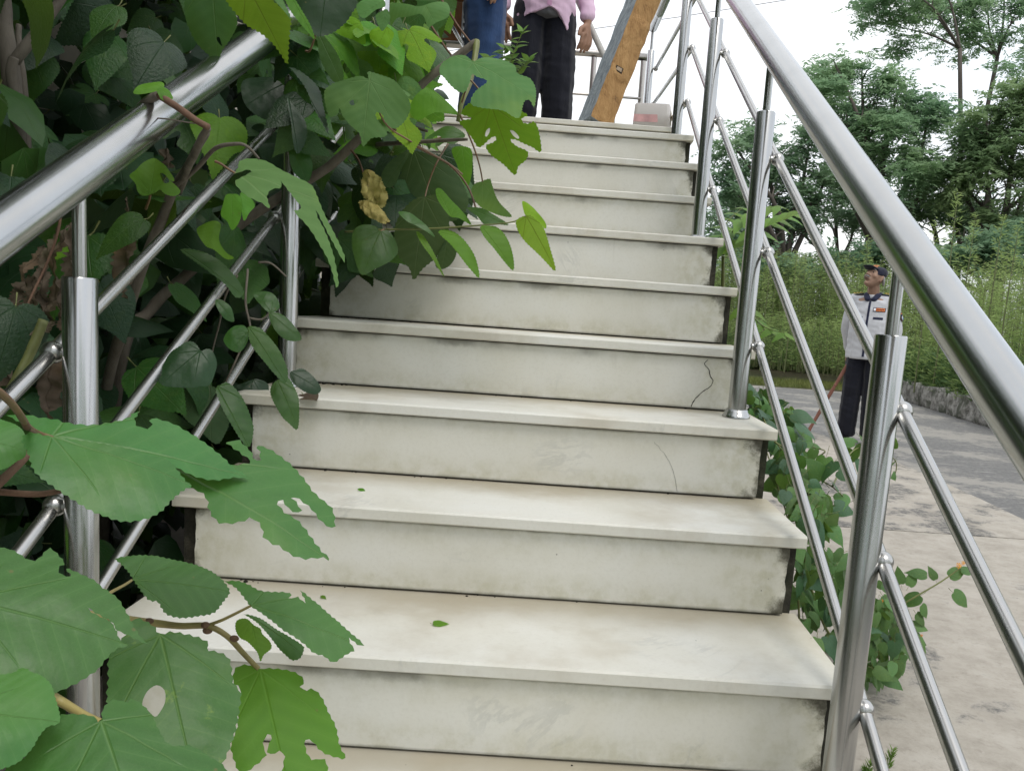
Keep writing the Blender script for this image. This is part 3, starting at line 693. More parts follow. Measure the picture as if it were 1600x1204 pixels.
# single tall weeds whose tips stand above the mass
wv = []
for q in range(3):
    r_ = np.random.default_rng(40 + q); one = np.zeros((1, 3)); hh = np.array([1.0])
    C_, A_, B_ = weed_arrays(r_, 1, one, hh, .9, 300); wv.append(np_mesh('foliage', *quads(C_*np.array([.5, .5, 1]), A_*.42, B_*.5), WG1))
ws = mesh('stem', *tube([(0, 0, 0), (.01, .0, .5), (0, 0, .98)], [.006, .005, .002], 5), WSTEM)
WL = ['tall feathery weed tip standing highest right of the handrail', 'tall weed rising just left of the highest weed', 'tall weed rising right of the highest weed', 'weed tip near the right picture edge', 'weed rising close behind the guard cap',
      'slim weed left of the guard beside the steel bar', 'slim weed in the gap between the two right posts', 'weed tip at the far right above the handrail', 'weed tip between the guard and the handrail']
for i, (x, y, D) in enumerate([(1497, 300, 10.5), (1462, 345, 10.8), (1525, 338, 10.2), (1568, 335, 9.6), (1357, 372, 12.0), (1245, 395, 13.5), (1205, 402, 13.5), (1592, 352, 9.2), (1420, 368, 11.5)]):
    D = D*1.12; tip = at(x, y, D); g0 = .2; r_ = tag(empty('tall_weed', (tip.x, tip.y, g0)), WL[i], 'weed', 'single weeds above the mass'); H_ = tip.z - g0
    for nm, me in (('foliage', wv[i % 3]), ('stem', ws)):
        o = ob(nm, me, r_); o.scale = (H_*.8, H_*.8, H_); o.rotation_euler.z = i*1.3
# overhead cable
tag(MB().tube([at(700, 80, 30)] + [at(x, y, 30) for x, y in ((900, 49), (1060, 27), (1230, 0), (1420, -34))], .012, 5).build('overhead_cable', mat_plain('cable', (.08, .08, .09), .6)), 'thin overhead cable crossing the white sky', 'cable')

# unseen foliage belt added behind and beside the viewer to darken the pipes' reflections
rg = np.random.default_rng(77); n = 5200
ang = rg.uniform(R(150), R(395), n); rad = rg.uniform(13, 20, n); hh = 7.5 + 1.8*np.sin(ang*5) + 1.2*np.sin(ang*11 + 1)
c = np.column_stack([np.cos(ang)*rad - .5, np.sin(ang)*rad - 1, hh*rg.random(n)**.8])
keep = ~((c[:, 0] > 2) & (c[:, 1] > -6)); c = c[keep]; n = len(c)
a = unit(rg.normal(0, 1, (n, 3)))*rg.uniform(.25, .5, (n, 1)); b_ = unit(np.cross(a, rg.normal(0, 1, (n, 3))))*rg.uniform(.15, .3, (n, 1))
v1, f1 = quads(c, a, b_)
tag(ob('reflection_foliage', np_mesh('reflection_foliage', v1, f1, F2)), 'unseen foliage belt added behind the viewer to darken reflections in the steel pipes', 'reflection_foliage', kind='stuff')
# ------------------------------------------------------------------ leaves
def serrate(o, amp, closed=True, step=None):
    """resample a closed 2-D outline evenly and cut fine teeth that point towards the tip (+y)"""
    P = np.array(o); Q = np.vstack([P, P[:1]]); seg = np.linalg.norm(np.diff(Q, axis=0), axis=1); s = np.concatenate([[0], np.cumsum(seg)])
    n = max(24, int(s[-1]/step)); n += n % 2; t = np.linspace(0, s[-1], n, endpoint=False)
    X = np.column_stack([np.interp(t, s, Q[:, 0]), np.interp(t, s, Q[:, 1])])
    T = np.roll(X, -1, 0) - np.roll(X, 1, 0); T /= (np.linalg.norm(T, axis=1, keepdims=True) + 1e-9)
    area = 0.5*np.sum(X[:, 0]*np.roll(X[:, 1], -1) - np.roll(X[:, 0], -1)*X[:, 1]); Nn = np.column_stack([T[:, 1], -T[:, 0]])*(1 if area > 0 else -1)
    sg = np.where(np.arange(n) % 2 == 0, 1.0, -.6)[:, None]
    return X + Nn*sg*amp
def triangulate(outline, holes, step):
    """constrained triangulation of an outline with holes and inner points"""
    O = [np.array(outline)] + [np.array(h) for h in holes]
    def inside(p, poly):
        x, y = p; c = False; j = len(poly)-1
        for i in range(len(poly)):
            if (poly[i][1] > y) != (poly[j][1] > y) and x < (poly[j][0]-poly[i][0])*(y-poly[i][1])/(poly[j][1]-poly[i][1]+1e-12)+poly[i][0]: c = not c
            j = i
        return c
    pts = []; edges = []
    for poly in O:
        b = len(pts); pts += [Vector((float(p[0]), float(p[1]))) for p in poly]; m = len(poly)
        edges += [(b+i, b+(i+1) % m) for i in range(m)]
    lo = O[0].min(0); hi = O[0].max(0); r = 0; y = lo[1] + step*.5
    allp = np.vstack(O)
    while y < hi[1]:
        x = lo[0] + step*(.5 if r % 2 else .25)
        while x < hi[0]:
            if inside((x, y), O[0]) and not any(inside((x, y), h) for h in O[1:]) and np.min((allp[:, 0]-x)**2 + (allp[:, 1]-y)**2) > (step*.4)**2: pts.append(Vector((x, y)))
            x += step
        y += step*.87; r += 1
    res = delaunay_2d_cdt(pts, edges, [], 0, 1e-7)
    V = [(p.x, p.y) for p in res[0]]; F = []
    for t in res[2]:
        cx = sum(V[i][0] for i in t)/3; cy = sum(V[i][1] for i in t)/3
        if inside((cx, cy), O[0]) and not any(inside((cx, cy), h) for h in O[1:]):
            a, b, c = [V[i] for i in t]
            F.append(t if (b[0]-a[0])*(c[1]-a[1]) - (b[1]-a[1])*(c[0]-a[0]) > 0 else t[::-1])
    return V, F
def leaf_z(u, v, cup, droop, wave, ph):
    """height over the blade plane; u across, v along, unit length"""
    return -cup*u*u*1.6 + .05*abs(u)*cup*4 - droop*v*v + wave*math.sin(5.2*v + ph + 3*u)*abs(u) * 1.2 + .0016*math.sin((v - abs(u)*.75)*7*2*math.pi)*min(1, abs(u)*6)
HALF = {
 'heart': [(0, 0), (.10, -.09), (.26, -.10), (.40, .04), (.44, .22), (.40, .42), (.29, .64), (.15, .85), (.05, .98), (0, 1.06)],
 'ovate': [(0, 0), (.14, -.03), (.27, .08), (.33, .26), (.32, .45), (.24, .66), (.13, .85), (.045, .98), (0, 1.07)],
 'lance': [(0, 0), (.08, .0), (.17, .12), (.22, .32), (.20, .52), (.13, .74), (.06, .92), (0, 1.08)],
 'lobed': [(0, 0), (.12, -.11), (.31, -.10), (.46, .06), (.50, .24), (.55, .43), (.45, .46), (.34, .41), (.22, .36), (.17, .41), (.20, .48), (.30, .58), (.29, .70), (.18, .86), (.06, 1.0), (0, 1.08)],
 'deep': [(0, 0), (.10, -.10), (.28, -.14), (.42, -.02), (.40, .10), (.28, .14), (.26, .19), (.36, .22), (.52, .30), (.54, .46), (.40, .44), (.22, .36), (.13, .36), (.13, .44), (.24, .56), (.27, .70), (.17, .86), (.06, .99), (0, 1.09)]}
def leaf_mesh(kl, kr, seed, mat, teeth=.010, step=.12, petiole=.22, pm=None, cup=.25, droop=.22, wave=.06, holes=()):
    r = random.Random(seed); j = lambda p: (p[0]*(1+r.uniform(-.07, .07)), p[1]*(1+r.uniform(-.03, .03)))
    right = [j(p) for p in HALF[kr]]; left = [(-a, b) for a, b in [j(p) for p in HALF[kl]]]
    right[0] = left[0] = (0, 0); right[-1] = (0, 1.07)
    o = crom(right[:-1] + [right[-1]] + left[1:-1][::-1], 5, True)
    o = serrate(o, teeth, True, .028)
    V, F = triangulate(o, holes, step); ph = r.uniform(0, 6)
    v3 = [(x, y, leaf_z(x, y, cup, droop, wave, ph)) for x, y in V]
    me_v = list(v3); me_f = [tuple(t) for t in F]; mi = [0]*len(F)
    if petiole:
        tv, tf = tube([(0, .02, -.006), (0, -petiole*.4, -.02 - .05*petiole), (.03*r.uniform(-1, 1), -petiole, .10*petiole)], [.011, .010, .014], 4, False)
        n = len(me_v); me_v += [tuple(p) for p in tv]; me_f += [tuple(i+n for i in q) for q in tf]; mi += [1]*len(tf)
    me = mesh('leaf', me_v, me_f, [mat, pm or GSTEM], True, mi)
    uvl = me.uv_layers.new(name='UVMap'); co = np.array([(p[0]+.5, p[1]) for p in me_v])
    li = np.empty(len(me.loops), dtype=np.int32); me.loops.foreach_get('vertex_index', li); uvl.data.foreach_set('uv', co[li].astype(np.float32).ravel())
    return me
LIB = {}
def lib(kind, mat, n=3):
    key = (kind, mat.name)
    if key not in LIB:
        pairs = {'heart': ('heart', 'heart'), 'ovate': ('ovate', 'ovate'), 'lance': ('lance', 'lance'), 'lobed': ('lobed', 'lobed'), 'half': ('heart', 'lobed'), 'deep': ('deep', 'deep')}[kind]
        LIB[key] = [leaf_mesh(pairs[0], pairs[1], hash(kind) % 97 * 0 + len(kind)*13 + q, mat, cup=.18 + .14*q, droop=.12 + .16*q, wave=.05 + .04*q) for q in range(n)]
    return random.choice(LIB[key])
def frame(P, tip, nrm, size, parent_loc):
    y = Vector(tip).normalized(); z = Vector(nrm); z = (z - y*z.dot(y)).normalized(); x = y.cross(z)
    P = Vector(P) - Vector(parent_loc); s_ = size
    return Matrix(((x.x*s_, y.x*s_, z.x*s_, P.x), (x.y*s_, y.y*s_, z.y*s_, P.y), (x.z*s_, y.z*s_, z.z*s_, P.z), (0, 0, 0, 1)))
def put_leaf(parent, P, tip, nrm, size, me, name='leaf'):
    o = bpy.data.objects.new(name, me); o.matrix_basis = frame(P, tip, nrm, size, parent.location); return link(o, parent)
def hero(parent, pts, base, tip, Y, mat, tilt=(.75, .45), holes=(), cup=.22, droop=.12, wave=.05, teeth=.007, pet=None, side=0.0, name='leaf', petr=.0022, pmat=None, smooth=4, step=.06):
    """one individual leaf: its outline laid on a tilted plane at its own depth, then curled and toothed"""
    B = at(*base, Y); n = ((CAM - B).normalized()*tilt[0] + Vector((side, 0, tilt[1]))).normalized()
    def hit(q):
        d = ray(*q); return CAM + d*((B - CAM).dot(n)/d.dot(n))
    Tp = hit(tip); L = (Tp - B).length; yv = (Tp - B)/L; zv = n; xv = yv.cross(zv)
    loc = lambda q: ((lambda w_: (w_.dot(xv)/L, w_.dot(yv)/L))(hit(q) - B))
    o = crom([loc(q) for q in pts], smooth, True); o = serrate(o, teeth, True, .030)
    hs = [crom([loc(q) for q in h], 3, True) for h in holes]
    V, F = triangulate(o, hs, step); ph = random.uniform(0, 6)
    v3 = [B + xv*(x*L) + yv*(y*L) + zv*(L*(leaf_z(x, y, cup*1.25, droop*1.2, wave*1.4, ph) + .018*mnoise.noise(Vector((x*3.2 + ph*9, y*3.2, ph))) + .007*mnoise.noise(Vector((x*9, y*9, ph*3))))) for x, y in V]
    me_v = [p - parent.location for p in v3]; me_f = [tuple(t) for t in F]; mi = [0]*len(F); uv = [(x+.5, y) for x, y in V]
    if pet:
        path = [B - zv*.001] + [at(a, b, Yp) for a, b, Yp in pet]; path = [Vector(q) for q in crom([tuple(p) for p in path], 5)]
        tv, tf = tube([p - parent.location for p in path], np.linspace(petr*.8, petr*1.15, len(path)), 8, False)
        m = len(me_v); me_v += tv; me_f += [tuple(i+m for i in q) for q in tf]; mi += [1]*len(tf); uv += [(.5, .5)]*len(tv)
    me = mesh('leaf', me_v, me_f, [mat, pmat or PETI], True, mi)
    uvl = me.uv_layers.new(name='UVMap'); li = np.empty(len(me.loops), dtype=np.int32); me.loops.foreach_get('vertex_index', li)
    uvl.data.foreach_set('uv', np.array(uv, dtype=np.float32)[li].ravel())
    return ob(name, me, parent)

# ------------------------------------------------------------------ paper-mulberry like bushes left of the steps
def bush(label, x, y): return tag(empty('mulberry_bush', (x, y, 0)), label, 'bush', 'broad leaved bushes left of the steps')
B_NEAR = bush('bush with huge green leaves reaching into the lower left foreground', -1.75, -.55)
B_MID = bush('bush whose leaves crowd through the left railing beside the lower steps', -1.75, .9)
B_UP = bush('bush leaning its pale and lime leaves over the upper steps', -1.62, 2.1)
B_BACK = bush('shaded bush along the cream wall behind the left railing', -2.35, 1.7)
def branch(parent, pts, rad, mat, name='branch', seg=10, knots=True):
    P = [Vector(q) for q in crom([tuple(p) for p in pts], 6)]; n = len(P)
    r = np.interp(np.linspace(0, 1, n), np.linspace(0, 1, len(rad)), rad)
    r = [a*(1 + (.10*mnoise.noise(p*40) if knots else 0)) for a, p in zip(r, P)]
    P = [p + Vector((mnoise.noise(p*9), mnoise.noise(p*9 + Vector((5, 0, 0))), 0))*(.004 if knots else 0) for p in P]
    v_, f_ = tube([p - parent.location for p in P], r, seg); return ob(name, mesh(name, v_, f_, mat, True), parent)
# near leaves (front, lower left)
N_ = LEAF_NEAR
hero(B_NEAR, [(12,648),(32,647),(54,652),(82,656),(110,664),(150,665),(180,658),(200,651),(212,639),(219,637),(213,646),(210,655),(214,662),(222,664),(235,664),(238,657),(235,648),(252,647),(277,651),(300,662),(325,676),(350,694),(370,711),(394,721),(375,724),(355,729),(335,733),(307,730),(285,723),(268,716),(240,712),(200,706),(150,694),(90,686),(60,672),(35,660)], (81,682), (394,721), -.20, N_, (.55,.8), cup=.10, droop=.10, wave=.03, pet=[(60,676,-.22),(42,664,-.28),(20,632,-.36),(-30,590,-.45)], petr=.0026)
hero(B_NEAR, [(36,681),(47,675),(65,680),(81,683),(110,686),(140,688),(180,694),(226,700),(240,705),(252,703),(271,714),(285,729),(295,739),(303,742),(290,750),(272,766),(250,787),(225,797),(197,800),(170,794),(145,785),(110,769),(85,756),(54,735),(45,711),(35,691)], (81,683), (303,742), -.26, N_, (.62,.7), cup=.14, droop=.10, wave=.03, teeth=.009)
hero(B_NEAR, [(270,716),(300,726),(345,728),(370,727),(394,722),(380,712),(352,690),(360,692),(372,686),(373,687),(382,696),(392,707),(398,719),(406,719),(407,707),(401,694),(420,699),(440,711),(460,725),(475,740),(492,759),(507,770),(521,780),(526,797),(524,811),(512,806),(500,797),(485,782),(467,772),(455,770),(467,782),(472,793),(462,793),(450,787),(444,777),(432,779),(447,796),(460,801),(475,812),(490,830),(507,850),(521,862),(505,857),(492,859),(475,860),(455,855),(440,845),(422,840),(412,832),(411,822),(405,812),(392,805),(375,812),(346,814),(335,805),(327,792),(324,777),(315,767),(300,761),(285,755),(265,745)], (262,722), (521,862), -.14, LEAF_NEAR, (.6,.72), cup=.08, droop=.06, wave=.03)
hero(B_NEAR, [(-60,845),(0,850),(20,853),(47,868),(62,864),(76,846),(85,849),(96,860),(102,871),(94,877),(91,884),(98,893),(110,896),(112,893),(103,879),(116,884),(130,891),(150,901),(160,911),(185,926),(202,951),(213,970),(225,984),(237,993),(222,988),(200,979),(184,974),(176,962),(160,955),(146,949),(134,940),(142,950),(160,957),(175,962),(184,976),(190,990),(205,996),(185,1001),(165,1021),(155,1034),(125,1054),(100,1066),(85,1070),(40,1062),(0,1066),(-60,1066)], (-55,935), (207,996), -.44, LEAF_NEAR, (.7,.6), cup=.12, droop=.08, wave=.03, teeth=.006, pet=[(-90,930,-.46)])
hero(B_NEAR, [(-60,1060),(-20,1048),(0,1046),(25,1040),(30,1033),(42,1033),(50,1040),(65,1046),(80,1061),(86,1079),(95,1118),(75,1128),(60,1146),(52,1160),(32,1179),(10,1190),(-30,1200),(-70,1190)], (-70,1110), (95,1120), -.52, LEAF_NEAR, (.7,.55), cup=.16, droop=.1, wave=.03, teeth=.006)
hero(B_NEAR, [(158,1127),(145,1119),(120,1116),(85,1116),(62,1129),(54,1151),(37,1176),(10,1188),(-5,1230),(20,1290),(110,1335),(200,1350),(290,1320),(345,1270),(364,1215),(352,1181),(330,1169),(300,1155),(280,1158),(262,1156),(247,1134),(235,1111),(217,1095),(205,1090),(197,1096),(181,1091),(170,1095),(160,1109)], (158,1127), (235,1350), -.47, LEAF_NEAR, (.6,.75), cup=.10, droop=.08, wave=.03, teeth=.005, pet=[(130,1116,-.46),(95,1095,-.45),(60,1075,-.46)], pmat=YSTEM, petr=.0032)
hero(B_NEAR, [(250,990),(238,976),(212,965),(200,985),(185,1004),(170,1021),(169,1054),(167,1091),(180,1096),(195,1100),(215,1108),(235,1150),(255,1190),(300,1215),(335,1200),(352,1178),(367,1139),(374,1104),(377,1074),(365,1059),(360,1029),(347,1018),(322,1013),(327,1005),(312,996),(270,987)], (250,990), (305,1215), -.12, LEAF_SPOT, (.72,.55), holes=[[(222,1095),(230,1077),(245,1068),(257,1076),(258,1093),(251,1107),(242,1116),(229,1103)]], cup=.12, droop=.08, wave=.04, teeth=.008)
hero(B_NEAR, [(180,872),(200,868),(235,865),(270,868),(300,873),(325,882),(345,895),(360,913),(350,930),(335,948),(310,955),(285,959),(262,955),(252,945),(246,937),(235,937),(225,928),(213,912),(200,892),(187,879)], (206,905), (360,914), -.05, LEAF_NEAR, (.62,.7), cup=.2, droop=.1, wave=.03, teeth=.010, pet=[(195,913,-.06),(178,922,-.08),(150,938,-.12)], pmat=YSTEM, petr=.0018)
hero(B_NEAR, [(351,904),(375,906),(390,914),(407,924),(430,925),(448,925),(457,928),(450,931),(456,934),(464,930),(472,936),(479,938),(472,926),(470,920),(485,931),(507,946),(530,964),(550,979),(570,993),(562,995),(546,986),(550,996),(556,1003),(542,1011),(522,1024),(507,1015),(490,1011),(477,1000),(465,993),(440,981),(420,966),(405,955),(392,946),(382,934),(367,916)], (392,945), (566,996), -.02, LEAF_NEAR, (.58,.75), cup=.12, droop=.1, wave=.04, pet=[(370,957,-.02),(345,969,-.02),(322,977,-.02)], pmat=YSTEM, petr=.0020)
hero(B_NEAR, [(381,959),(405,964),(435,981),(472,994),(476,1001),(470,1014),(457,1018),(445,1011),(435,1004),(420,989),(400,970)], (385,960), (474,1008), .04, LEAF_MID, (.6,.6), cup=.2, droop=.2, wave=.05)
hero(B_NEAR, [(370,969),(385,966),(397,976),(407,981),(410,989),(422,999),(424,1009),(412,1020),(407,1029),(402,1016),(387,1001),(375,994),(368,981)], (392,968), (407,1029), -.03, LEAF_BRIGHT, (.7,.5), cup=.2, droop=.1)
hero(B_NEAR, [(407,1046),(395,1040),(377,1039),(366,1046),(365,1066),(376,1074),(372,1104),(371,1134),(361,1161),(366,1184),(377,1204),(400,1191),(416,1176),(411,1164),(414,1149),(424,1144),(423,1156),(418,1165),(421,1176),(437,1170),(445,1176),(442,1198),(440,1225),(455,1262),(490,1245),(512,1210),(510,1184),(500,1180),(490,1183),(481,1174),(477,1161),(477,1151),(490,1154),(500,1166),(515,1174),(542,1178),(532,1159),(526,1129),(515,1109),(504,1086),(490,1073),(477,1076),(469,1071),(476,1061),(462,1049),(440,1045),(415,1044)], (407,1046), (460,1262), -.02, LEAF_BRIGHT, (.75,.5), cup=.10, droop=.08, wave=.03, teeth=.006)
hero(B_NEAR, [(-50,640),(-10,642),(15,650),(30,661),(40,676),(41,704),(27,714),(10,724),(-20,730),(-50,720)], (-50,680), (42,700), -.28, LEAF_NEAR, (.7,.5), pet=[(-90,670,-.3)])
zz = lambda *L: [at(a, b, c) for a, b, c in L]
branch(B_NEAR, zz((-60, 1010, -.12), (60, 960, -.08), (150, 962, -.05), (235, 972, -.02), (280, 977, -.02), (322, 977, -.02), (352, 992, -.02), (378, 1018, -.02), (405, 1045, -.02)), [.006, .0052, .0042, .0036, .003], YSTEM, 'twig', 10)
for a, b in ((233, 970), (321, 976), (324, 985), (366, 997)):
    MB().sphere((0, 0, 0), .0052, 8, 6, sc=(1.2, .8, .8)).build('bud', TWIG, B_NEAR, True, at(a, b, -.022) - B_NEAR.location)
branch(B_NEAR, zz((-60, 800, -.30), (0, 752, -.26), (25, 730, -.24), (47, 708, -.22)), [.0045, .004, .0036], TWIG, 'petiole', 10)
branch(B_NEAR, zz((-60, 762, -.25), (0, 768, -.25), (60, 771, -.25), (104, 764, -.25)), [.0034, .0031, .0026], TWIG, 'petiole', 10)
branch(B_NEAR, zz((-80, 560, -.45), (0, 612, -.36), (28, 640, -.32), (44, 668, -.28)), [.0034, .0030, .003], TWIG, 'twig', 10)
branch(B_NEAR, [(-1.75, -.55, 0), (-1.72, -.5, .5), at(-60, 1010, -.12)], [.02, .016, .008], BARK, 'stem')
# upper-left leaves in front of the handrail
hero(B_MID, [(330,-40),(300,-30),(289,0),(289,20),(295,42),(307,65),(322,80),(341,94),(347,77),(360,60),(370,40),(369,22),(357,0),(350,-30)], (330,-40), (341,94), .62, LEAF_MID, (.85,.2), holes=[[(338,58),(343,57),(346,66),(347,70),(342,66)]])
hero(B_MID, [(370,-30),(352,-5),(370,22),(387,40),(405,50),(425,66),(440,85),(450,100),(451,77),(453,50),(455,25),(440,12),(425,0),(405,-20)], (385,-25), (450,100), .55, LEAF_LIME, (.8,.1), teeth=.012)
hero(B_MID, [(405,-20),(425,-4),(448,18),(455,25),(448,8),(430,-20)], (405,-22), (455,25), .53, LEAF_PALE, (.6,.4))
hero(B_MID, [(440,-20),(446,0),(457,20),(475,40),(492,55),(486,37),(472,15),(460,-4),(450,-20)], (445,-20), (492,55), .55, LEAF_BRIGHT, (.7,.4))
hero(B_MID, [(505,-60),(470,-30),(460,0),(472,20),(485,37),(497,46),(520,41),(540,27),(552,12),(557,0),(545,-40)], (515,-60), (500,47), .75, LEAF_DARK, (.75,.5))
hero(B_MID, [(495,49),(507,57),(525,80),(535,102),(537,120),(525,125),(512,112),(500,90),(496,65)], (495,48), (533,124), .85, LEAF_MID, (.8,.35), pet=[(485,78,.88),(478,80,.9)])
hero(B_MID, [(452,105),(470,112),(485,122),(500,137),(506,160),(515,192),(505,180),(490,160),(480,140),(470,125)], (452,105), (515,192), .9, LEAF_DARK, (.6,.7))
hero(B_MID, [(448,152),(455,160),(465,172),(478,190),(478,215),(465,232),(458,215),(455,190)], (450,150), (466,232), .95, LEAF_DARK, (.7,.5))
hero(B_MID, [(380,118),(410,116),(440,130),(452,150),(440,172),(415,178),(390,165),(378,145)], (450,128), (380,160), 1.25, LEAF_DARK, (.7,.5))
hero(B_MID, [(452,222),(475,228),(488,250),(486,272),(478,280),(460,268),(452,245)], (452,222), (480,280), 1.0, LEAF_MID, (.8,.4))
hero(B_MID, [(405,225),(430,222),(452,224),(456,255),(452,270),(430,262),(410,245)], (452,224), (408,236), 1.2, LEAF_DARK, (.8,.4))
hero(B_MID, [(218,86),(235,90),(255,102),(278,118),(297,128),(285,138),(265,130),(248,115),(235,105)], (220,86), (296,130), .95, LEAF_MID, (.6,.7))
hero(B_MID, [(208,140),(220,128),(238,126),(254,129),(256,136),(245,142),(225,144)], (256,138), (208,140), .40, LEAF_BRIGHT, (.6,.6))
hero(B_MID, [(245,140),(258,134),(268,146),(270,152),(258,154),(250,150)], (250,140), (270,152), .38, LEAF_BRIGHT, (.6,.6))
hero(B_MID, [(202,270),(213,262),(225,250),(240,242),(250,248),(260,257),(272,277),(270,282),(262,278),(282,295),(272,304),(258,302),(250,296),(240,302),(225,306),(215,298),(212,285)], (235,303), (243,242), .48, LEAF_BRIGHT, (.75,.4), holes=[[(250,270),(258,272),(265,283),(256,285)]], pet=[(233,312,.5),(228,326,.55)])
hero(B_MID, [(366,272),(372,262),(375,250),(400,247),(417,252),(440,265),(465,275),(487,285),(497,302),(512,325),(530,350),(543,372),(540,376),(525,357),(510,337),(495,316),(498,326),(512,345),(527,377),(534,402),(530,406),(520,382),(500,357),(480,337),(460,322),(472,317),(458,302),(447,290),(438,282),(440,291),(425,295),(417,305),(422,322),(410,315),(397,310),(382,302),(367,287),(376,279),(392,271),(388,266)], (368,270), (538,400), .50, LEAF_PALE, (.55,.8), teeth=.0035, cup=.10, droop=.16, wave=.03, pet=[(358,265,.5),(345,256,.5),(336,252,.5)])
hero(B_MID, [(353,305),(362,303),(374,306),(378,325),(374,345),(363,358),(355,345),(345,335),(348,320)], (362,303), (363,358), .72, LEAF_BRIGHT, (.8,.2))
hero(B_MID, [(307,355),(330,345),(345,350),(342,372),(352,388),(366,395),(352,397),(335,387),(320,380)], (345,345), (320,385), .74, LEAF_BRIGHT, (.75,.4))
hero(B_MID, [(375,302),(385,305),(395,312),(398,320),(390,330),(382,342),(378,330)], (375,302), (382,342), .74, LEAF_BRIGHT, (.7,.4))
# vine leaves in front of the left bars
for pts, bs, tp, Y, m in (
 ([(396,457),(412,452),(427,457),(436,470),(435,482),(422,489),(407,475)], (424,488), (400,454), .78, LEAF_MID),
 ([(420,490),(440,490),(455,502),(472,525),(450,529),(430,515)], (420,489), (472,527), .74, LEAF_MID),
 ([(387,512),(400,510),(412,516),(436,544),(450,575),(446,593),(432,582),(418,568),(394,540)], (388,511), (448,593), .68, LEAF_MID),
 ([(337,607),(347,600),(356,598),(377,617),(394,652),(396,673),(387,692),(363,662),(345,631)], (338,603), (389,692), .62, LEAF_MID),
 ([(424,603),(436,592),(450,589),(460,604),(467,624),(466,664),(452,657),(439,645),(424,620)], (432,592), (466,664), .72, LEAF_MID),
 ([(453,582),(463,577),(474,575),(490,587),(502,603),(495,612),(478,610),(464,603),(455,594)], (452,580), (502,606), .80, LEAF_DARK),
 ([(246,590),(252,572),(265,549),(280,540),(293,533),(305,536),(314,548),(322,545),(331,547),(338,560),(338,572),(328,596),(312,600),(296,602),(272,600),(258,598)], (313,548), (250,596), .55, LEAF_DARK),
 ([(350,523),(365,508),(380,507),(388,518),(386,535),(375,548),(362,545),(352,535)], (386,520), (358,548), .70, LEAF_MID),
 ([(336,470),(345,468),(360,478),(366,495),(364,500),(350,495),(340,482)], (338,468), (365,500), .72, LEAF_MID),
 ([(282,390),(310,390),(335,400),(355,415),(372,432),(382,450),(370,458),(352,440),(330,425),(305,408)], (284,390), (382,455), .75, LEAF_MID),
 ([(283,610),(300,600),(330,602),(352,625),(358,655),(352,672),(338,688),(312,668),(290,650),(280,630)], (328,602), (330,690), .95, LEAF_UNDER),
 ([(348,604),(372,600),(400,592),(420,600),(412,628),(395,640),(372,622)], (395,592), (385,640), 1.0, LEAF_DARK)):
    hero(B_MID, pts, bs, tp, Y, m, (.78, .45))
# upper right bush: lit leaves over the steps
hero(B_UP, [(507,140),(516,130),(525,125),(550,120),(565,119),(576,124),(575,112),(595,117),(615,125),(630,140),(642,160),(635,180),(617,196),(602,187),(598,176),(587,174),(590,185),(605,202),(600,210),(580,212),(567,223),(562,205),(547,192),(535,178),(530,165),(528,175),(515,178),(508,160)], (578,126), (566,223), .85, LEAF_PALE, (.8,.4), holes=[[(546,158),(556,154),(560,158),(550,164)]], cup=.12, droop=.12, pet=[(600,190,.9),(640,220,1.0),(700,255,1.2),(722,272,1.3)])
hero(B_UP, [(690,95),(707,87),(725,85),(739,96),(750,92),(762,87),(782,90),(805,102),(807,110),(820,112),(832,115),(839,127),(837,150),(830,142),(820,145),(812,167),(787,157),(762,152),(737,147),(742,137),(762,125),(745,120),(738,116),(733,130),(725,137),(707,132),(695,122),(687,112)], (739,98), (836,140), .95, LEAF_PALE, (.6,.75), cup=.10, droop=.12, pet=[(738,110,1.0),(728,140,1.05),(722,160,1.1)])
hero(B_UP, [(732,162),(750,160),(765,163),(780,162),(795,167),(810,172),(825,180),(815,185),(818,192),(828,193),(835,190),(842,205),(846,237),(832,230),(820,225),(805,218),(797,219),(808,229),(825,237),(822,250),(810,260),(805,274),(787,257),(767,242),(759,228),(770,223),(776,217),(772,213),(764,218),(756,226),(747,230),(737,215),(725,200),(717,190),(730,187),(738,185),(728,181),(720,177)], (767,164), (805,272), 1.0, LEAF_LIME, (.85,.05), holes=[[(758,212),(760,204),(765,200),(765,206),(761,213)], [(797,204),(803,205),(811,214),(809,217),(802,212)]], cup=.06, droop=.06, wave=.02, pet=[(758,152,1.0),(738,128,1.05),(728,122,1.1)])
hero(B_UP, [(665,212),(675,202),(695,195),(712,199),(727,211),(717,220),(707,225),(695,221),(685,225),(680,221),(690,213),(680,208),(674,216),(671,229)], (727,211), (670,228), 1.2, LEAF_MID, (.7,.5))
hero(B_UP, [(645,236),(630,250),(622,275),(624,300),(622,330),(640,352),(665,350),(690,348),(718,342),(733,318),(725,288),(705,262),(675,243)], (647,235), (690,350), 1.30, LEAF_UNDER, (.9,.05), pet=[(652,226,1.3),(690,215,1.3)])
hero(B_UP, [(625,335),(640,317),(655,308),(663,307),(670,306),(682,305),(697,325),(702,350),(695,385),(680,405),(660,422),(646,440),(640,422),(625,405),(617,392),(616,360)], (664,308), (646,440), 1.18, LEAF_UNDER, (.9,-.05), pet=[(670,285,1.2),(682,255,1.2),(700,225,1.25)])
hero(B_UP, [(705,365),(714,380),(712,400),(702,415),(688,420),(680,412),(690,385)], (702,362), (690,420), 1.22, LEAF_UNDER, (.9,.1))
hero(B_UP, [(737,295),(742,287),(750,284),(765,279),(768,286),(774,305),(782,320),(800,342),(788,342),(768,335),(750,326),(740,310)], (754,284), (797,342), 1.15, LEAF_PALE, (.6,-.25), pet=[(750,262,1.12),(742,235,1.1),(728,200,1.1),(719,180,1.1)])
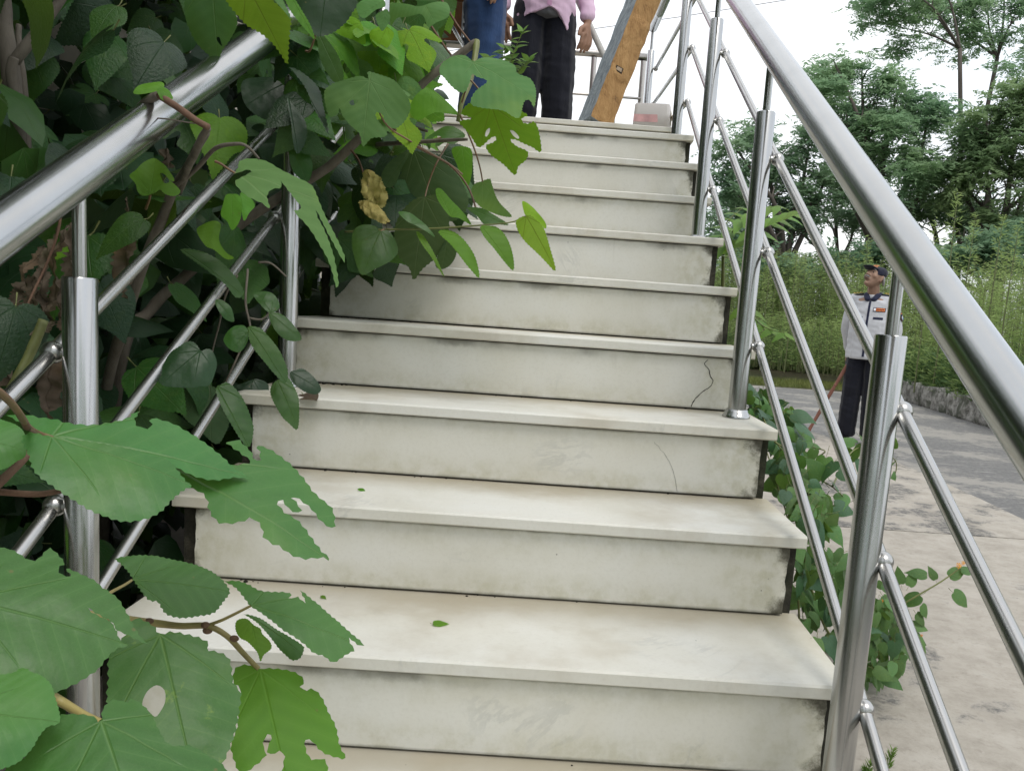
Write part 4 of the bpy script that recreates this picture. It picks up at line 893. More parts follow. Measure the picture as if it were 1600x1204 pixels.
hero(B_UP, [(706,232),(735,232),(738,262),(732,290),(722,282),(716,262)], (722,228), (730,290), 1.35, LEAF_BRIGHT, (.9,.1))
hero(B_UP, [(600,262),(618,245),(640,236),(628,262),(618,285),(606,290),(595,280)], (640,236), (600,288), 1.25, LEAF_UNDER, (.8,.3))
hero(B_UP, [(640,160),(660,140),(672,138),(690,150),(716,172),(700,174),(680,172),(655,178)], (670,138), (716,174), 1.05, LEAF_BRIGHT, (.7,.5))
for pts, bs, tp, Y, m in (
 ([(681,291),(690,291),(705,310),(720,327),(737,349),(717,341),(702,337),(685,312)], (705,338), (682,291), .98, LEAF_BRIGHT),
 ([(729,319),(750,321),(767,332),(795,351),(775,350),(757,350),(745,335)], (790,351), (729,319), .95, LEAF_MID),
 ([(622,330),(642,332),(660,345),(680,366),(665,360),(650,352),(635,345)], (640,350), (681,366), .95, LEAF_MID),
 ([(685,363),(700,360),(718,368),(735,385),(745,402),(750,427),(738,418),(725,405),(708,385)], (685,363), (750,427), .95, LEAF_BRIGHT),
 ([(750,355),(765,352),(778,354),(792,370),(802,395),(803,416),(788,404),(770,385),(758,372)], (752,354), (803,416), .93, LEAF_BRIGHT),
 ([(807,343),(827,336),(838,343),(850,355),(860,385),(869,416),(845,397),(822,377),(810,360)], (822,338), (869,416), .92, LEAF_LIME),
 ([(816,312),(827,317),(840,330),(854,342),(852,350),(840,344),(828,338),(820,335)], (822,337), (816,312), .93, LEAF_LIME),
 ([(650,362),(660,366),(670,380),(684,404),(695,427),(676,402),(660,382)], (648,361), (695,427), .97, LEAF_BRIGHT)):
    hero(B_UP, pts, bs, tp, Y, m, (.7, .45), teeth=.007)
branch(B_UP, zz((540, 362, 1.1), (600, 359, 1.0), (675, 357, .96), (750, 352, .94), (800, 347, .93), (822, 337, .92)), [.0028, .0024, .0018, .0013], GSTEM, 'twig', 8, False)
hero(B_UP, [(552,360),(565,350),(585,352),(593,361),(607,360),(620,377),(621,392),(607,407),(585,417),(565,424),(555,402),(550,380)], (594,361), (566,424), .98, LEAF_MID, (.78,.45), pet=[(600,359,.99)])
hero(B_UP, [(468,350),(500,345),(530,352),(552,372),(548,395),(530,408),(505,402),(480,380)], (550,378), (470,352), 1.35, LEAF_DARK, (.75,.5))
# stems
branch(B_UP, [(-1.78, 1.2, 0), at(185, 580, 1.05), at(235, 485, 1.1), at(300, 420, 1.15), at(380, 348, 1.18), at(450, 300, 1.2), at(515, 258, 1.2), at(575, 205, 1.2), at(640, 150, 1.2), at(690, 105, 1.2), at(743, 66, 1.2)], [.022, .015, .014, .0135, .013, .0125, .012, .011, .0105, .010, .0095], BARK, 'stem')
branch(B_UP, zz((744, 64, 1.2), (742, 90, 1.18), (734, 130, 1.15), (722, 160, 1.12), (716, 190, 1.12)), [.0085, .0075, .006, .005], GSTEM, 'broken_branch')
branch(B_UP, zz((590, 226, 1.3), (650, 222, 1.2), (700, 219, 1.15), (730, 218, 1.12)), [.006, .005, .0035], BARK, 'branch')
branch(B_UP, zz((560, 205, 1.3), (620, 195, 1.3), (668, 205, 1.3)), [.006, .005, .004], BARK, 'branch')
for L in (((606, 46, 1.5), (630, 90, 1.45), (660, 138, 1.4)), ((668, 32, 1.3), (700, 80, 1.3), (728, 110, 1.25)), ((690, 0, 1.25), (715, 40, 1.25), (735, 66, 1.2)), ((545, 230, 1.2), (560, 250, 1.18), (568, 272, 1.15)), ((602, 190, .95), (650, 228, 1.1), (700, 256, 1.2), (730, 290, 1.15), (745, 330, 1.0))):
    branch(B_UP, zz(*L), [.0032, .0028, .0022], TWIG, 'petiole', 8, False)
branch(B_MID, [(-1.9, .55, 0), (-1.88, .6, .6), at(28, 460, .75), at(25, 300, .8), at(22, 180, .82), at(10, 60, .84), at(0, -60, .85)], [.03, .028, .024, .022, .02, .017, .013], BARK, 'stem')
branch(B_MID, zz((30, 190, .82), (18, 120, .8), (22, 90, .8)), [.012, .011, .010], BARK, 'branch')
branch(B_MID, zz((22, 96, .81), (60, 50, .82), (95, 0, .84), (120, -40, .85)), [.012, .0105, .009, .007], BARK, 'branch')
branch(B_MID, zz((40, 290, .86), (42, 200, .88), (34, 110, .9), (30, 40, .95)), [.009, .008, .007, .006], BARK, 'branch')
branch(B_MID, [(-1.7, .95, 0), at(150, 740, 1.0), at(168, 600, .9), at(205, 470, .8), at(240, 370, .75), at(268, 305, .7), at(290, 265, .62), at(322, 208, .5)], [.016, .014, .0125, .012, .0105, .0095, .008, .0065], BARK, 'stem')
branch(B_MID, zz((275, 290, .62), (310, 260, .55), (335, 232, .5), (365, 225, .48), (385, 228, .48), (405, 248, .5)), [.0045, .004, .0036, .003, .0022], BARK, 'twig')
for L in (((386, 420, .82), (384, 470, .8), (392, 512, .78), (380, 540, .8), (350, 600, .8), (330, 640, .9)), ((392, 497, .78), (410, 499, .78), (422, 489, .78)), ((405, 410, .9), (425, 412, .9), (448, 432, .9)), ((370, 430, .8), (352, 462, .82), (338, 520, .9), (330, 560, .9))):
    branch(B_MID, zz(*L), [.0026, .0022, .0018], BARK, 'vine', 7)
# snapped stick hooked over the left handrail
sk = tag(empty('snapped_stick', at(270, 170, .42)), 'snapped brown stick bent over the left handrail', 'stick')
branch(sk, zz((170, 215, .46), (200, 185, .43), (228, 160, .40), (249, 149, .385)), [.004, .0058, .0065, .0062], BARK, 'upper_piece')
branch(sk, zz((249, 149, .385), (280, 170, .375), (305, 188, .375), (325, 199, .375)), [.0058, .0056, .0056, .005], TWIG, 'middle_piece')
branch(sk, zz((324, 200, .38), (310, 225, .42), (293, 262, .55), (280, 300, .66)), [.0052, .0062, .0068, .0072], BARK, 'lower_piece')
branch(sk, zz((180, 200, .44), (215, 187, .40), (250, 185, .375), (285, 190, .37), (304, 193, .375)), [.0012, .0012, .001], BARK, 'bark_strip', 6)
branch(sk, zz((190, 195, .44), (160, 220, .45), (125, 250, .42), (90, 275, .38)), [.0016, .0014, .001], BARK, 'bark_strip', 6)

# ------------------------------------------------------------------ many ordinary leaves filling the bushes
VEG = [(-200, -120), (705, -120), (722, 40), (745, 210), (735, 250), (700, 270), (690, 330), (640, 400), (600, 405), (515, 398), (492, 470), (470, 490), (455, 590), (395, 640), (380, 705), (300, 740), (262, 800), (250, 880), (185, 930), (150, 1000), (130, 1204), (-200, 1204)]
def inpoly(x, y, P):
    c = False; j = len(P)-1
    for i in range(len(P)):
        if (P[i][1] > y) != (P[j][1] > y) and x < (P[j][0]-P[i][0])*(y-P[i][1])/(P[j][1]-P[i][1])+P[i][0]: c = not c
        j = i
    return c
rr = random.Random(21)
parents = [B_MID, B_UP, B_BACK, B_NEAR]
cnt = {p.name: 0 for p in parents}
WALLGAPS = [(60, 28, 34, 16), (140, 78, 42, 16), (215, 22, 12, 26), (275, 35, 12, 22), (150, 195, 50, 14), (50, 108, 26, 18), (120, 60, 24, 14), (300, 105, 12, 10), (95, 100, 30, 10), (165, 88, 14, 10)]
def try_leaf():
    """random spot in the bush volume, judged by how it sits among steps, railing and wall"""
    z = rr.uniform(.05, 3.3); y = rr.uniform(-.1, 4.6); x = rr.uniform(-3.0, -1.16 if y > 1.2 else -1.32)
    return x, y, z
placed = 0; tries = 0
while placed < 470 and tries < 60000:
    tries += 1; x, y, z = try_leaf()
    q = px((x, y, z))
    if q is None or not (-80 < q[0] < 760 and -80 < q[1] < 1230): continue
    if not inpoly(q[0], q[1], VEG): continue
    if x > -1.30:
        if z < tz(max(-3, min(10, math.floor(y/GO)))) + .10: continue
        if rr.random() > .35: continue
    # leave chinks where the cream wall shows through
    if any(((q[0]-a)/c)**2 + ((q[1]-b)/d)**2 < 1 for a, b, c, d in WALLGAPS) and rr.random() < .85: continue
    p = B_UP if y > 1.9 and x > -2.2 else (B_BACK if x < -2.0 else B_MID)
    if cnt[p.name] >= (78 if p is B_UP else 225): continue
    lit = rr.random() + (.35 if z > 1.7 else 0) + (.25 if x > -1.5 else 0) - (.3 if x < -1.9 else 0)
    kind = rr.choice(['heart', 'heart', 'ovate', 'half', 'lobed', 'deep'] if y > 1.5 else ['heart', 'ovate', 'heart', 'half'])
    m = LEAF_DARK if lit < .45 else (LEAF_MID if lit < 1.05 else (LEAF_BRIGHT if lit < 1.2 else LEAF_MID))  # low and inner leaves take darker colours, painting in the bush's shade
    size = rr.uniform(.085, .165) * (1.0 if x > -2 else 1.15)
    out = Vector((.55 + rr.gauss(0, .4), -.55 + rr.gauss(0, .4), .75 + rr.gauss(0, .35))).normalized()
    tip = Vector((rr.gauss(.25, .6), rr.gauss(-.3, .6), rr.gauss(-.7, .4)))
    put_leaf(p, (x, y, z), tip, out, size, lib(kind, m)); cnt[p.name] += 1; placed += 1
# the crowd of lit leaves that hides the upper left railing
def crowd(poly, n, Ys, mats, kinds, size, parent=B_UP, xmax=-.75):
    k = 0; xs = [a for a, b in poly]; ys = [b for a, b in poly]
    while k < n:
        x, y = rr.uniform(min(xs), max(xs)), rr.uniform(min(ys), max(ys))
        if not inpoly(x, y, poly): continue
        P = at(x, y, rr.uniform(*Ys))
        if P.x > xmax: continue
        out = Vector((.35 + rr.gauss(0, .4), -.7 + rr.gauss(0, .35), .6 + rr.gauss(0, .35))); tip = Vector((rr.gauss(.3, .55), rr.gauss(-.3, .4), rr.gauss(-.75, .4)))
        put_leaf(parent, P, tip, out, rr.uniform(*size), lib(rr.choice(kinds), rr.choice(mats))); k += 1
crowd([(455, -30), (690, -30), (700, 40), (660, 120), (640, 240), (560, 235), (500, 200), (470, 120)], 88, (1.3, 2.6), [LEAF_DARK, LEAF_MID, LEAF_MID, LEAF_MID, LEAF_BRIGHT, LEAF_BRIGHT], ['heart', 'ovate', 'half', 'lobed'], (.10, .16))
crowd([(480, 200), (620, 240), (640, 330), (625, 395), (520, 400), (480, 470), (465, 330)], 60, (1.25, 1.9), [LEAF_DARK, LEAF_DARK, LEAF_MID], ['heart', 'ovate', 'half'], (.09, .14))
crowd([(640, 225), (715, 240), (735, 280), (720, 330), (640, 330)], 12, (1.4, 1.8), [LEAF_DARK, LEAF_MID], ['heart', 'half'], (.10, .15))
crowd([(490, 40), (640, 30), (650, 120), (640, 190), (520, 120)], 15, (1.05, 1.3), [LEAF_PALE, LEAF_BRIGHT, LEAF_LIME, LEAF_BRIGHT], ['lobed', 'deep', 'half'], (.12, .17))
crowd([(440, 40), (490, 40), (490, 215), (448, 215)], 12, (.98, 1.08), [LEAF_MID, LEAF_DARK, LEAF_MID], ['heart', 'ovate'], (.09, .13), B_MID)
for pts, bs, tp, Y, m in (
 ([(557,5),(575,-4),(597,-2),(602,10),(587,15),(570,26),(561,20)], (602,2), (560,22), .95, LEAF_PALE),
 ([(610,0),(632,4),(655,10),(680,2),(700,-2),(702,20),(682,32),(669,38),(660,22),(637,22),(620,20),(610,25)], (655,-8), (682,36), .95, LEAF_PALE),
 ([(587,22),(597,17),(605,15),(610,27),(605,38),(597,46),(590,35)], (606,12), (597,46), .93, LEAF_PALE),
 ([(520,42),(532,34),(545,25),(558,30),(566,40),(571,65),(550,60),(532,52)], (566,36), (522,44), 1.1, LEAF_LIME),
 ([(577,50),(588,43),(600,40),(615,50),(612,62),(605,73),(595,68),(585,71)], (605,42), (590,72), 1.1, LEAF_LIME),
 ([(612,40),(630,45),(655,60),(672,75),(668,76),(650,70),(625,60)], (612,38), (674,76), 1.2, LEAF_MID),
 ([(640,95),(655,100),(664,118),(660,135),(648,128),(640,112)], (645,92), (660,136), 1.3, LEAF_BRIGHT),
 ([(605,72),(618,85),(625,110),(622,130),(612,118),(603,95)], (606,70), (622,132), 1.2, LEAF_BRIGHT)):
    hero(B_UP, pts, bs, tp, Y, m, (.75, .4), teeth=.006)
# the rest of the mass: coarser leaves behind and above, joined per bush
def leaf_mass(parent, n, rng_, zone, name='foliage_mass', mats=(LEAF_DARK, LEAF_MID), test=None):
    base = [(0, 0, 0), (.42, .12, -.05), (.40, .42, -.09), (.16, .84, -.13), (0, 1.06, -.2), (-.16, .84, -.13), (-.40, .42, -.09), (-.42, .12, -.05), (0, .45, .03)]
    fc = [(8, 0, 1), (8, 1, 2), (8, 2, 3), (8, 3, 4), (8, 4, 5), (8, 5, 6), (8, 6, 7), (8, 7, 0)]
    V = []; F = []; MI = []; UV = []; k = 0
    while k < n:
        x = rng_.uniform(*zone[0]); y = rng_.uniform(*zone[1]); z = rng_.uniform(*zone[2])
        if test and not test(x, y, z): continue
        s_ = rng_.uniform(.09, .17); M_ = frame((x, y, z), (rng_.gauss(.2, .6), rng_.gauss(-.2, .6), rng_.gauss(-.6, .4)), (rng_.gauss(.4, .5), rng_.gauss(-.4, .5), .8), s_, parent.location)
        b = len(V); V += [M_ @ Vector(p) for p in base]; F += [tuple(i+b for i in q) for q in fc]; MI += [0 if rng_.random() < .7 else 1]*8; UV += [(p[0]+.5, p[1]) for p in base]; k += 1
    me = mesh(name, V, F, list(mats), True, MI); uvl = me.uv_layers.new(name='UVMap'); li = np.empty(len(me.loops), dtype=np.int32); me.loops.foreach_get('vertex_index', li)
    uvl.data.foreach_set('uv', np.array(UV, dtype=np.float32)[li].ravel()); o = ob(name, me, parent); o['kind'] = 'stuff'; return o
def behind(x, y, z):
    q = px((x, y, z))
    if q is None: return False
    if q[0] > 690 or not inpoly(q[0], q[1], VEG): return z > 2.6 and x < -1.5 and q[1] < -60
    if any(((q[0]-a)/(c*.9))**2 + ((q[1]-b)/(d*.9))**2 < 1 for a, b, c, d in WALLGAPS): return False
    return True
leaf_mass(B_BACK, 3600, random.Random(3), ((-3.2, -1.75), (.2, 5.5), (.0, 3.6)), test=behind)
leaf_mass(B_UP, 700, random.Random(4), ((-2.4, -1.42), (1.9, 5.2), (.2, 3.6)), test=behind)
leaf_mass(B_MID, 500, random.Random(5), ((-2.3, -1.5), (.5, 2.2), (.0, 1.5)), test=behind)
leaf_mass(B_MID, 420, random.Random(6), ((-2.6, -1.35), (-.6, 3.2), (2.55, 3.5)), name='shade_canopy', test=lambda x, y, z: (lambda q: q is None or q[1] < -40)(px((x, y, z))))  # unseen leaves above the view, added to shade the bush
# bush carried on unseen at the viewer's left, added to block light
leaf_mass(B_NEAR, 1800, random.Random(8), ((-3.2, -1.5), (-2.6, .6), (.0, 3.4)), test=lambda x, y, z: (lambda q: q is None or q[0] < -30)(px((x, y, z))))
leaf_mass(B_BACK, 3200, random.Random(9), ((-3.25, -1.25), (-2.0, 5.2), (2.2, 4.4)), name='shade_canopy', test=lambda x, y, z: (lambda q: q is None or q[1] < -40)(px((x, y, z))))  # more unseen overhead leaves, added to darken the bush and the handrail's reflection
# ------------------------------------------------------------------ dry hanging leaves
def crumple(parent, pts, base, tip, Y, mat, amt=.02, seed=0, freq=30):
    o = hero(parent, pts, base, tip, Y, mat, (.95, .1), cup=.3, droop=.1, wave=.15, teeth=.012, name='dry_leaf', step=.04)
    for v_ in o.data.vertices:
        p = v_.co*freq + Vector((seed*3.1, 0, 0)); p.z *= .45; v_.co += Vector((mnoise.noise(p*3), mnoise.noise(p*3 + Vector((4, 0, 0)))*2, 0))*amt*.8 + Vector((mnoise.noise(p), mnoise.noise(p + Vector((9, 0, 0)))*2.2, mnoise.noise(p + Vector((0, 9, 0)))*.7))*amt
    return o
crumple(B_MID, [(195,306),(203,318),(209,335),(211,360),(209,390),(203,420),(200,445),(195,472),(188,455),(180,425),(175,395),(176,365),(180,345),(188,325)], (195,306), (194,472), .62, LEAF_DRY, .012, 1)
for i, (xa, ya, xb, yb, w_, Y) in enumerate([(119, 338, 96, 500, 11, 0.31), (108, 345, 66, 505, 12, 0.33), (92, 352, 34, 488, 12, 0.34), (70, 385, 18, 470, 9, 0.35), (122, 395, 92, 512, 9, 0.29), (66, 415, 74, 508, 9, 0.3), (45, 430, 12, 500, 8, 0.32), (88, 500, -15, 545, 9, 0.27), (100, 430, 104, 520, 8, 0.36)]):
    d = Vector((xb - xa, yb - ya)); n_ = Vector((-d.y, d.x)).normalized()*w_; f_ = lambda t, k: (xa + d.x*t + n_.x*k + 3*math.sin(9*t + i), ya + d.y*t + n_.y*k)
    crumple(B_MID, [f_(0, .1), f_(.2, .7), f_(.4, 1.1), f_(.6, .7), f_(.8, .8), f_(1, .1), f_(.85, -.6), f_(.65, -1), f_(.45, -.7), f_(.2, -.9)], (xa, ya), (xb, yb), Y, LEAF_DRY, .011, 20 + i, 38)
crumple(B_MID, [(75,540),(95,560),(100,600),(96,640),(80,655),(70,640),(66,600),(70,570)], (85,540), (80,655), .36, LEAF_DRY, .014, 5)
crumple(B_MID, [(-20,560),(10,550),(20,580),(10,600),(-20,600)], (10,552), (-15,600), .3, LEAF_DRY, .01, 6)
crumple(B_MID, [(255,230),(265,236),(275,250),(280,262),(270,262),(258,252),(248,240)], (255,230), (278,262), .55, LEAF_DRY, .010, 7, 40)
branch(B_MID, zz((95, 310, .30), (90, 360, .30), (70, 420, .30), (45, 480, .28), (15, 540, .28), (-10, 600, .28)), [.0022, .0018, .0013], TWIG, 'dead_stalk', 7)
branch(B_MID, zz((70, 500, .24), (45, 560, .22), (15, 615, .2), (-40, 700, .2)), [.0075, .007, .0065], GSTEM, 'stem', 10)
crumple(B_UP, [(568,269),(582,268),(592,276),(600,296),(602,312),(596,325),(590,320),(575,316),(565,300),(564,282)], (568,269), (592,325), 1.05, LEAF_YEL, .010, 8, 45)
crumple(B_UP, [(560,317),(572,314),(590,322),(602,333),(608,345),(600,348),(585,343),(570,332)], (562,316), (606,348), 1.03, LEAF_YEL, .007, 9, 45)
# white seed vessels and a few fallen leaves on the steps
for i, (a, b, k, lab, m) in enumerate(((677, 973, 1, 'small curled green leaf lying on the second tread up', LEAF_BRIGHT), (560, 763, 2, 'tiny leaf scrap lying near the back of the third visible tread', LEAF_BRIGHT), (502, 930, 1, 'tiny leaf scrap lying close to the foreground leaf tips', LEAF_BRIGHT), (475, 615, 3, 'grey dried leaf lying beside the foot of the left middle post', LEAF_DRY))):
    P = atZ(a, b, tz(k) + .004); o = bpy.data.objects.new('fallen_leaf', lib('ovate', m)); sz = (.028, .018, .014, .07)[i]
    o.matrix_basis = frame(P, (1, .2 - .5*i, .04), (-.1, -.25, 1), sz, (0, 0, 0)); link(o); tag(o, lab, 'fallen leaf')

# ------------------------------------------------------------------ lantana and creeper beside the right edge
LANT = mat_leaf('lantana_leaf', (0.095, 0.20, 0.062), (0.13, 0.20, 0.10), (0.15, 0.25, 0.10), 0.28, 0.5, .35, .5)
CREEP = mat_leaf('creeper_leaf', (0.085, 0.20, 0.050), (0.15, 0.24, 0.10), (0.17, 0.28, 0.09), 0.32, 0.45, .4, .5)
CREEPD = mat_leaf('creeper_leaf_dark', (0.040, 0.115, 0.050), (0.12, 0.19, 0.10), (0.12, 0.2, 0.09), 0.22, 0.4, .45, .5)
def heartlib(mat): return [leaf_mesh('heart', 'heart', 200+q, mat, teeth=.006, step=.2, petiole=.6, pm=GSTEM, cup=.3+.1*q, droop=.2+.15*q) for q in range(3)]
def ovlib(mat): return [leaf_mesh('ovate', 'ovate', 300+q, mat, teeth=.012, step=.2, petiole=.3, pm=GSTEM, cup=.2+.1*q, droop=.25+.1*q) for q in range(3)]
HC, HD, OL = heartlib(CREEP), heartlib(CREEPD), ovlib(LANT)
r5 = random.Random(55)
creep = tag(empty('creeper', (.25, 2.3, 0)), 'heart leaved creeper climbing the right side of the steps', 'creeper')
def veg_at(parent, x, y, Y, size, lst, spread=.5):
    P = at(x, y, Y); n = Vector((r5.gauss(.1, spread), r5.gauss(-.7, spread), r5.gauss(.75, .35))); tip = Vector((r5.gauss(.2, .6), r5.gauss(-.2, .5), r5.gauss(-.6, .4)))
    return put_leaf(parent, P, tip, n, size, r5.choice(lst))
CREG = [(1160, 585), (1182, 600), (1200, 615), (1240, 640), (1262, 690), (1262, 740), (1290, 770), (1300, 800), (1285, 830), (1262, 815), (1215, 770), (1206, 700), (1176, 665), (1168, 640)]
k = 0
while k < 175:
    x = r5.uniform(1155, 1305); y = r5.uniform(580, 840)
    if not inpoly(x, y, CREG): continue
    Y = 1.25 + (820 - y)/240*1.35 + r5.uniform(-.15, .3); 
    P = at(x, y, Y)
    if P.x < .06: continue
    veg_at(creep, x, y, Y, r5.uniform(.045, .085), HC if r5.random() < .55 else HD); k += 1
for (x, y, Y, s_, l_) in ((1290,715,1.75,.075,HC),(1302,722,1.7,.08,HD),(1310,735,1.7,.07,HD),(1283,745,1.7,.08,HC),(1275,765,1.7,.07,HD),(1265,782,1.6,.09,HC),(1315,772,1.75,.065,HC),(1322,785,1.75,.06,HD),(1305,790,1.7,.07,HD),(1288,800,1.65,.07,HD),(1272,702,1.8,.05,HC),(1300,752,1.72,.06,HD),
                          (1335,692,2.1,.07,HC),(1345,700,2.1,.08,HC),(1345,718,2.1,.07,HD),(1328,700,2.15,.06,HC),(1402,690,2.2,.06,HC),(1399,720,2.2,.05,HC),(1400,742,2.2,.05,HC),(1345,682,2.1,.05,HC)):
    veg_at(creep, x, y, Y, s_, l_, .3)
for L in (((1185, 640, 2.1), (1220, 700, 1.9), (1265, 740, 1.75), (1300, 760, 1.72), (1325, 782, 1.75)), ((1210, 690, 1.9), (1260, 715, 1.85), (1290, 705, 1.8), (1268, 698, 1.85)), ((1300, 760, 1.72), (1320, 720, 1.95), (1340, 700, 2.1), (1370, 700, 2.15), (1400, 720, 2.2), (1398, 745, 2.2)), ((1250, 990, 1.5), (1240, 850, 1.55), (1215, 760, 1.7), (1180, 650, 2.2))):
    branch(creep, zz(*L), [.0032, .0026, .0018], GSTEM, 'vine', 6)
lant = tag(empty('lantana_bush', (.55, 1.5, 0)), 'lantana bush with small orange flowers growing against the right side of the steps', 'bush')
LREG = [(1238, 830), (1290, 850), (1330, 855), (1375, 905), (1410, 950), (1425, 990), (1415, 1040), (1370, 1058), (1320, 1045), (1290, 1010), (1250, 975), (1235, 940)]
k = 0
while k < 205:
    x = r5.uniform(1232, 1430); y = r5.uniform(825, 1060)
    if not inpoly(x, y, LREG): continue
    Y = 1.15 + r5.uniform(0, .6)
    P = at(x, y, Y)
    if P.z < .03 or P.x < .05: continue
    veg_at(lant, x, y, Y, r5.uniform(.04, .075), OL if r5.random() < .8 else HD); k += 1
k = 0
while k < 75:
    x = r5.uniform(1345, 1428); y = r5.uniform(895, 1052)
    if x > 1360 + (y - 880)*.62 or not inpoly(x, y, LREG): continue
    P = at(x, y, 1.25 + r5.uniform(0, .3))
    if P.z < .02: continue
    veg_at(lant, x, y, P.y, r5.uniform(.035, .062), OL); k += 1
for (x, y, s_, tx, ty) in ((1448,898,.055,-1,.3),(1483,900,.06,1,.5),(1490,925,.07,.8,-.6),(1438,930,.065,-.6,-.3),(1440,945,.05,.6,-.8),(1408,912,.05,-.2,1),(1420,915,.05,.4,.8),(1502,890,.045,1,-.1),(1432,958,.05,.5,-.6),(1405,985,.05,.6,.2),(1425,975,.055,.8,-.2),(1462,905,.04,-.3,.7)):
    P = at(x, y, 1.38); put_leaf(lant, P, CR*tx + CU*ty, Vector((r5.gauss(0, .3), -.8, .7)), s_, r5.choice(OL))
branch(lant, zz((1330, 1010, 1.43), (1380, 965, 1.4), (1425, 935, 1.37), (1470, 908, 1.37), (1500, 886, 1.37)), [.0036, .003, .0024, .0017], GSTEM, 'branch', 7)
for L in (((1350, 1045, 1.45), (1340, 980, 1.45), (1310, 900, 1.5), (1300, 860, 1.55)), ((1345, 1050, 1.45), (1290, 980, 1.4), (1262, 900, 1.35), (1255, 850, 1.35)), ((1350, 1048, 1.45), (1390, 1000, 1.45), (1410, 960, 1.45)), ((1348, 1046, 1.45), (1330, 990, 1.35), (1350, 930, 1.35))):
    branch(lant, zz(*L), [.005, .0036, .002], GSTEM, 'branch', 7)
ORA = mat_plain('orange_petals', (0.80, 0.27, 0.015), .6, .12, 80); YEL = mat_plain('yellow_petals', (0.85, 0.5, .03), .6, .1, 80); ORD = mat_plain('red_orange_petals', (0.70, .13, .03), .6, .1, 80)
def flower(x, y, Y, r, m):
    mb = MB(); C_ = at(x, y, Y)
    for i in range(16):
        a = i*2.399; rr_ = math.sqrt(i/16)*r; d = CR*(math.cos(a)*rr_) + CU*(math.sin(a)*rr_) - CF*(.55*(r - rr_))
        for j in range(4):
            b = j*math.pi/2 + i; e = (CR*math.cos(b) + CU*math.sin(b))*r*.22; f_ = (CR*math.sin(b) - CU*math.cos(b))*r*.13
            c = C_ + d; mb.add([c, c + e*.6 + f_, c + e*1.25, c + e*.6 - f_], [(0, 1, 2, 3)], 0 if (i + j) % 3 else 1)
    return mb.build('flower', [m, YEL], lant, False, None)
for (x, y, r, m) in ((1498, 883, .0085, ORA), (1505, 879, .006, ORA), (1310, 867, .006, ORA), (1268, 873, .005, ORD), (1300, 972, .005, ORD), (1378, 938, .005, ORD), (1440, 992, .004, ORD)):
    o = flower(x, y, 1.36, r, m); 
    for v_ in o.data.vertices: v_.co -= lant.location
# pinnate seedling behind the middle post
pin = tag(empty('pinnate_sapling', (.35, 3.6, 0)), 'sapling with long pinnate leaves behind the second right post', 'sapling')
PINM = mat_leaf('pinnate_leaflet', (0.14, 0.28, 0.045), (0.17, .27, .09), (.2, .32, .1), .4, .45, .35, .4)
PL = [leaf_mesh('lance', 'lance', 400+q, PINM, teeth=.004, step=.25, petiole=.05, pm=GSTEM, cup=.3, droop=.25) for q in range(2)]
def pinnate(P, n, size, w_):
    P = [Vector(p) for p in crom([tuple(p) for p in P], 8)]; branch(pin, [P[0], P[len(P)//2], P[-1]], [.0035, .0025, .0015], GSTEM, 'leaf_stalk', 6, False)
    for i in range(n):
        t = .15 + .85*i/(n-1); a = P[int(t*(len(P)-1))]; d = (P[-1]-P[0]).normalized()
        for sg in (-1, 1):
            s_ = d.cross(Vector((0, -.35, 1))).normalized()*sg
            put_leaf(pin, a, s_ + d*.35 + Vector((0, 0, -.35)), Vector((0, -.5, 1)) + s_*-.2, size*(1 - .45*t), PL[i % 2], 'leaflet')
pinnate([at(1120, 395, 3.3), at(1150, 350, 3.2), at(1185, 328, 3.1), at(1215, 322, 3.05)], 7, .17, 0)
pinnate([at(1150, 385, 3.3), at(1190, 352, 3.0), at(1220, 338, 2.9), at(1245, 330, 2.8)], 7, .15, 0)
pinnate([at(1120, 400, 3.3), at(1128, 365, 3.3), at(1140, 340, 3.35), at(1160, 325, 3.4)], 6, .15, 0)
pinnate([at(1160, 470, 3.3), at(1180, 500, 3.0), at(1200, 512, 2.9), at(1225, 520, 2.8)], 5, .13, 0)
branch(pin, [(.35, 3.6, 0), (.36, 3.5, .8), at(1130, 400, 3.35)], [.014, .012, .008], GSTEM, 'stem', 8)
# grass tufts at the foot, and a small weed on the platform edge
TUFT = mat_foliage('tuft_green', (.10, .20, .04), (.22, .34, .08), .4, 20)
for i, (a, b, h, lab) in enumerate(((1385, 1195, .055, 'tiny feathery green sprig on the concrete near the nearest right post'), (1352, 1204, .035, 'small grass tuft at the very bottom beside the nearest right post'))):
    P = atZ(a, b + 4, 0); rg = np.random.default_rng(80+i); n = 70; t = rg.random(n); az = rg.uniform(0, 6.28, n)
    c = np.column_stack([np.cos(az)*.010*(1-t*.5) + t*.012, np.sin(az)*.010*(1-t*.5), h*t]); a_ = unit(np.column_stack([np.cos(az), np.sin(az), np.full(n, 1.3)]))*.013; b_ = unit(np.cross(a_, rg.normal(0, 1, (n, 3))))*.0016
    v_, f_ = quads(c, a_, b_); tag(ob('grass_tuft', np_mesh('grass_tuft', v_, f_, TUFT), None, P), lab, 'grass tuft')
pw = tag(empty('platform_weed', at(800, 175, 3.5)), 'small leafy weed growing in front of the black trousers', 'weed')
WL_ = [leaf_mesh('lance', 'lance', 500+q, PINM, teeth=.02, step=.3, petiole=.1, pm=GSTEM, cup=.2, droop=.3) for q in range(2)]
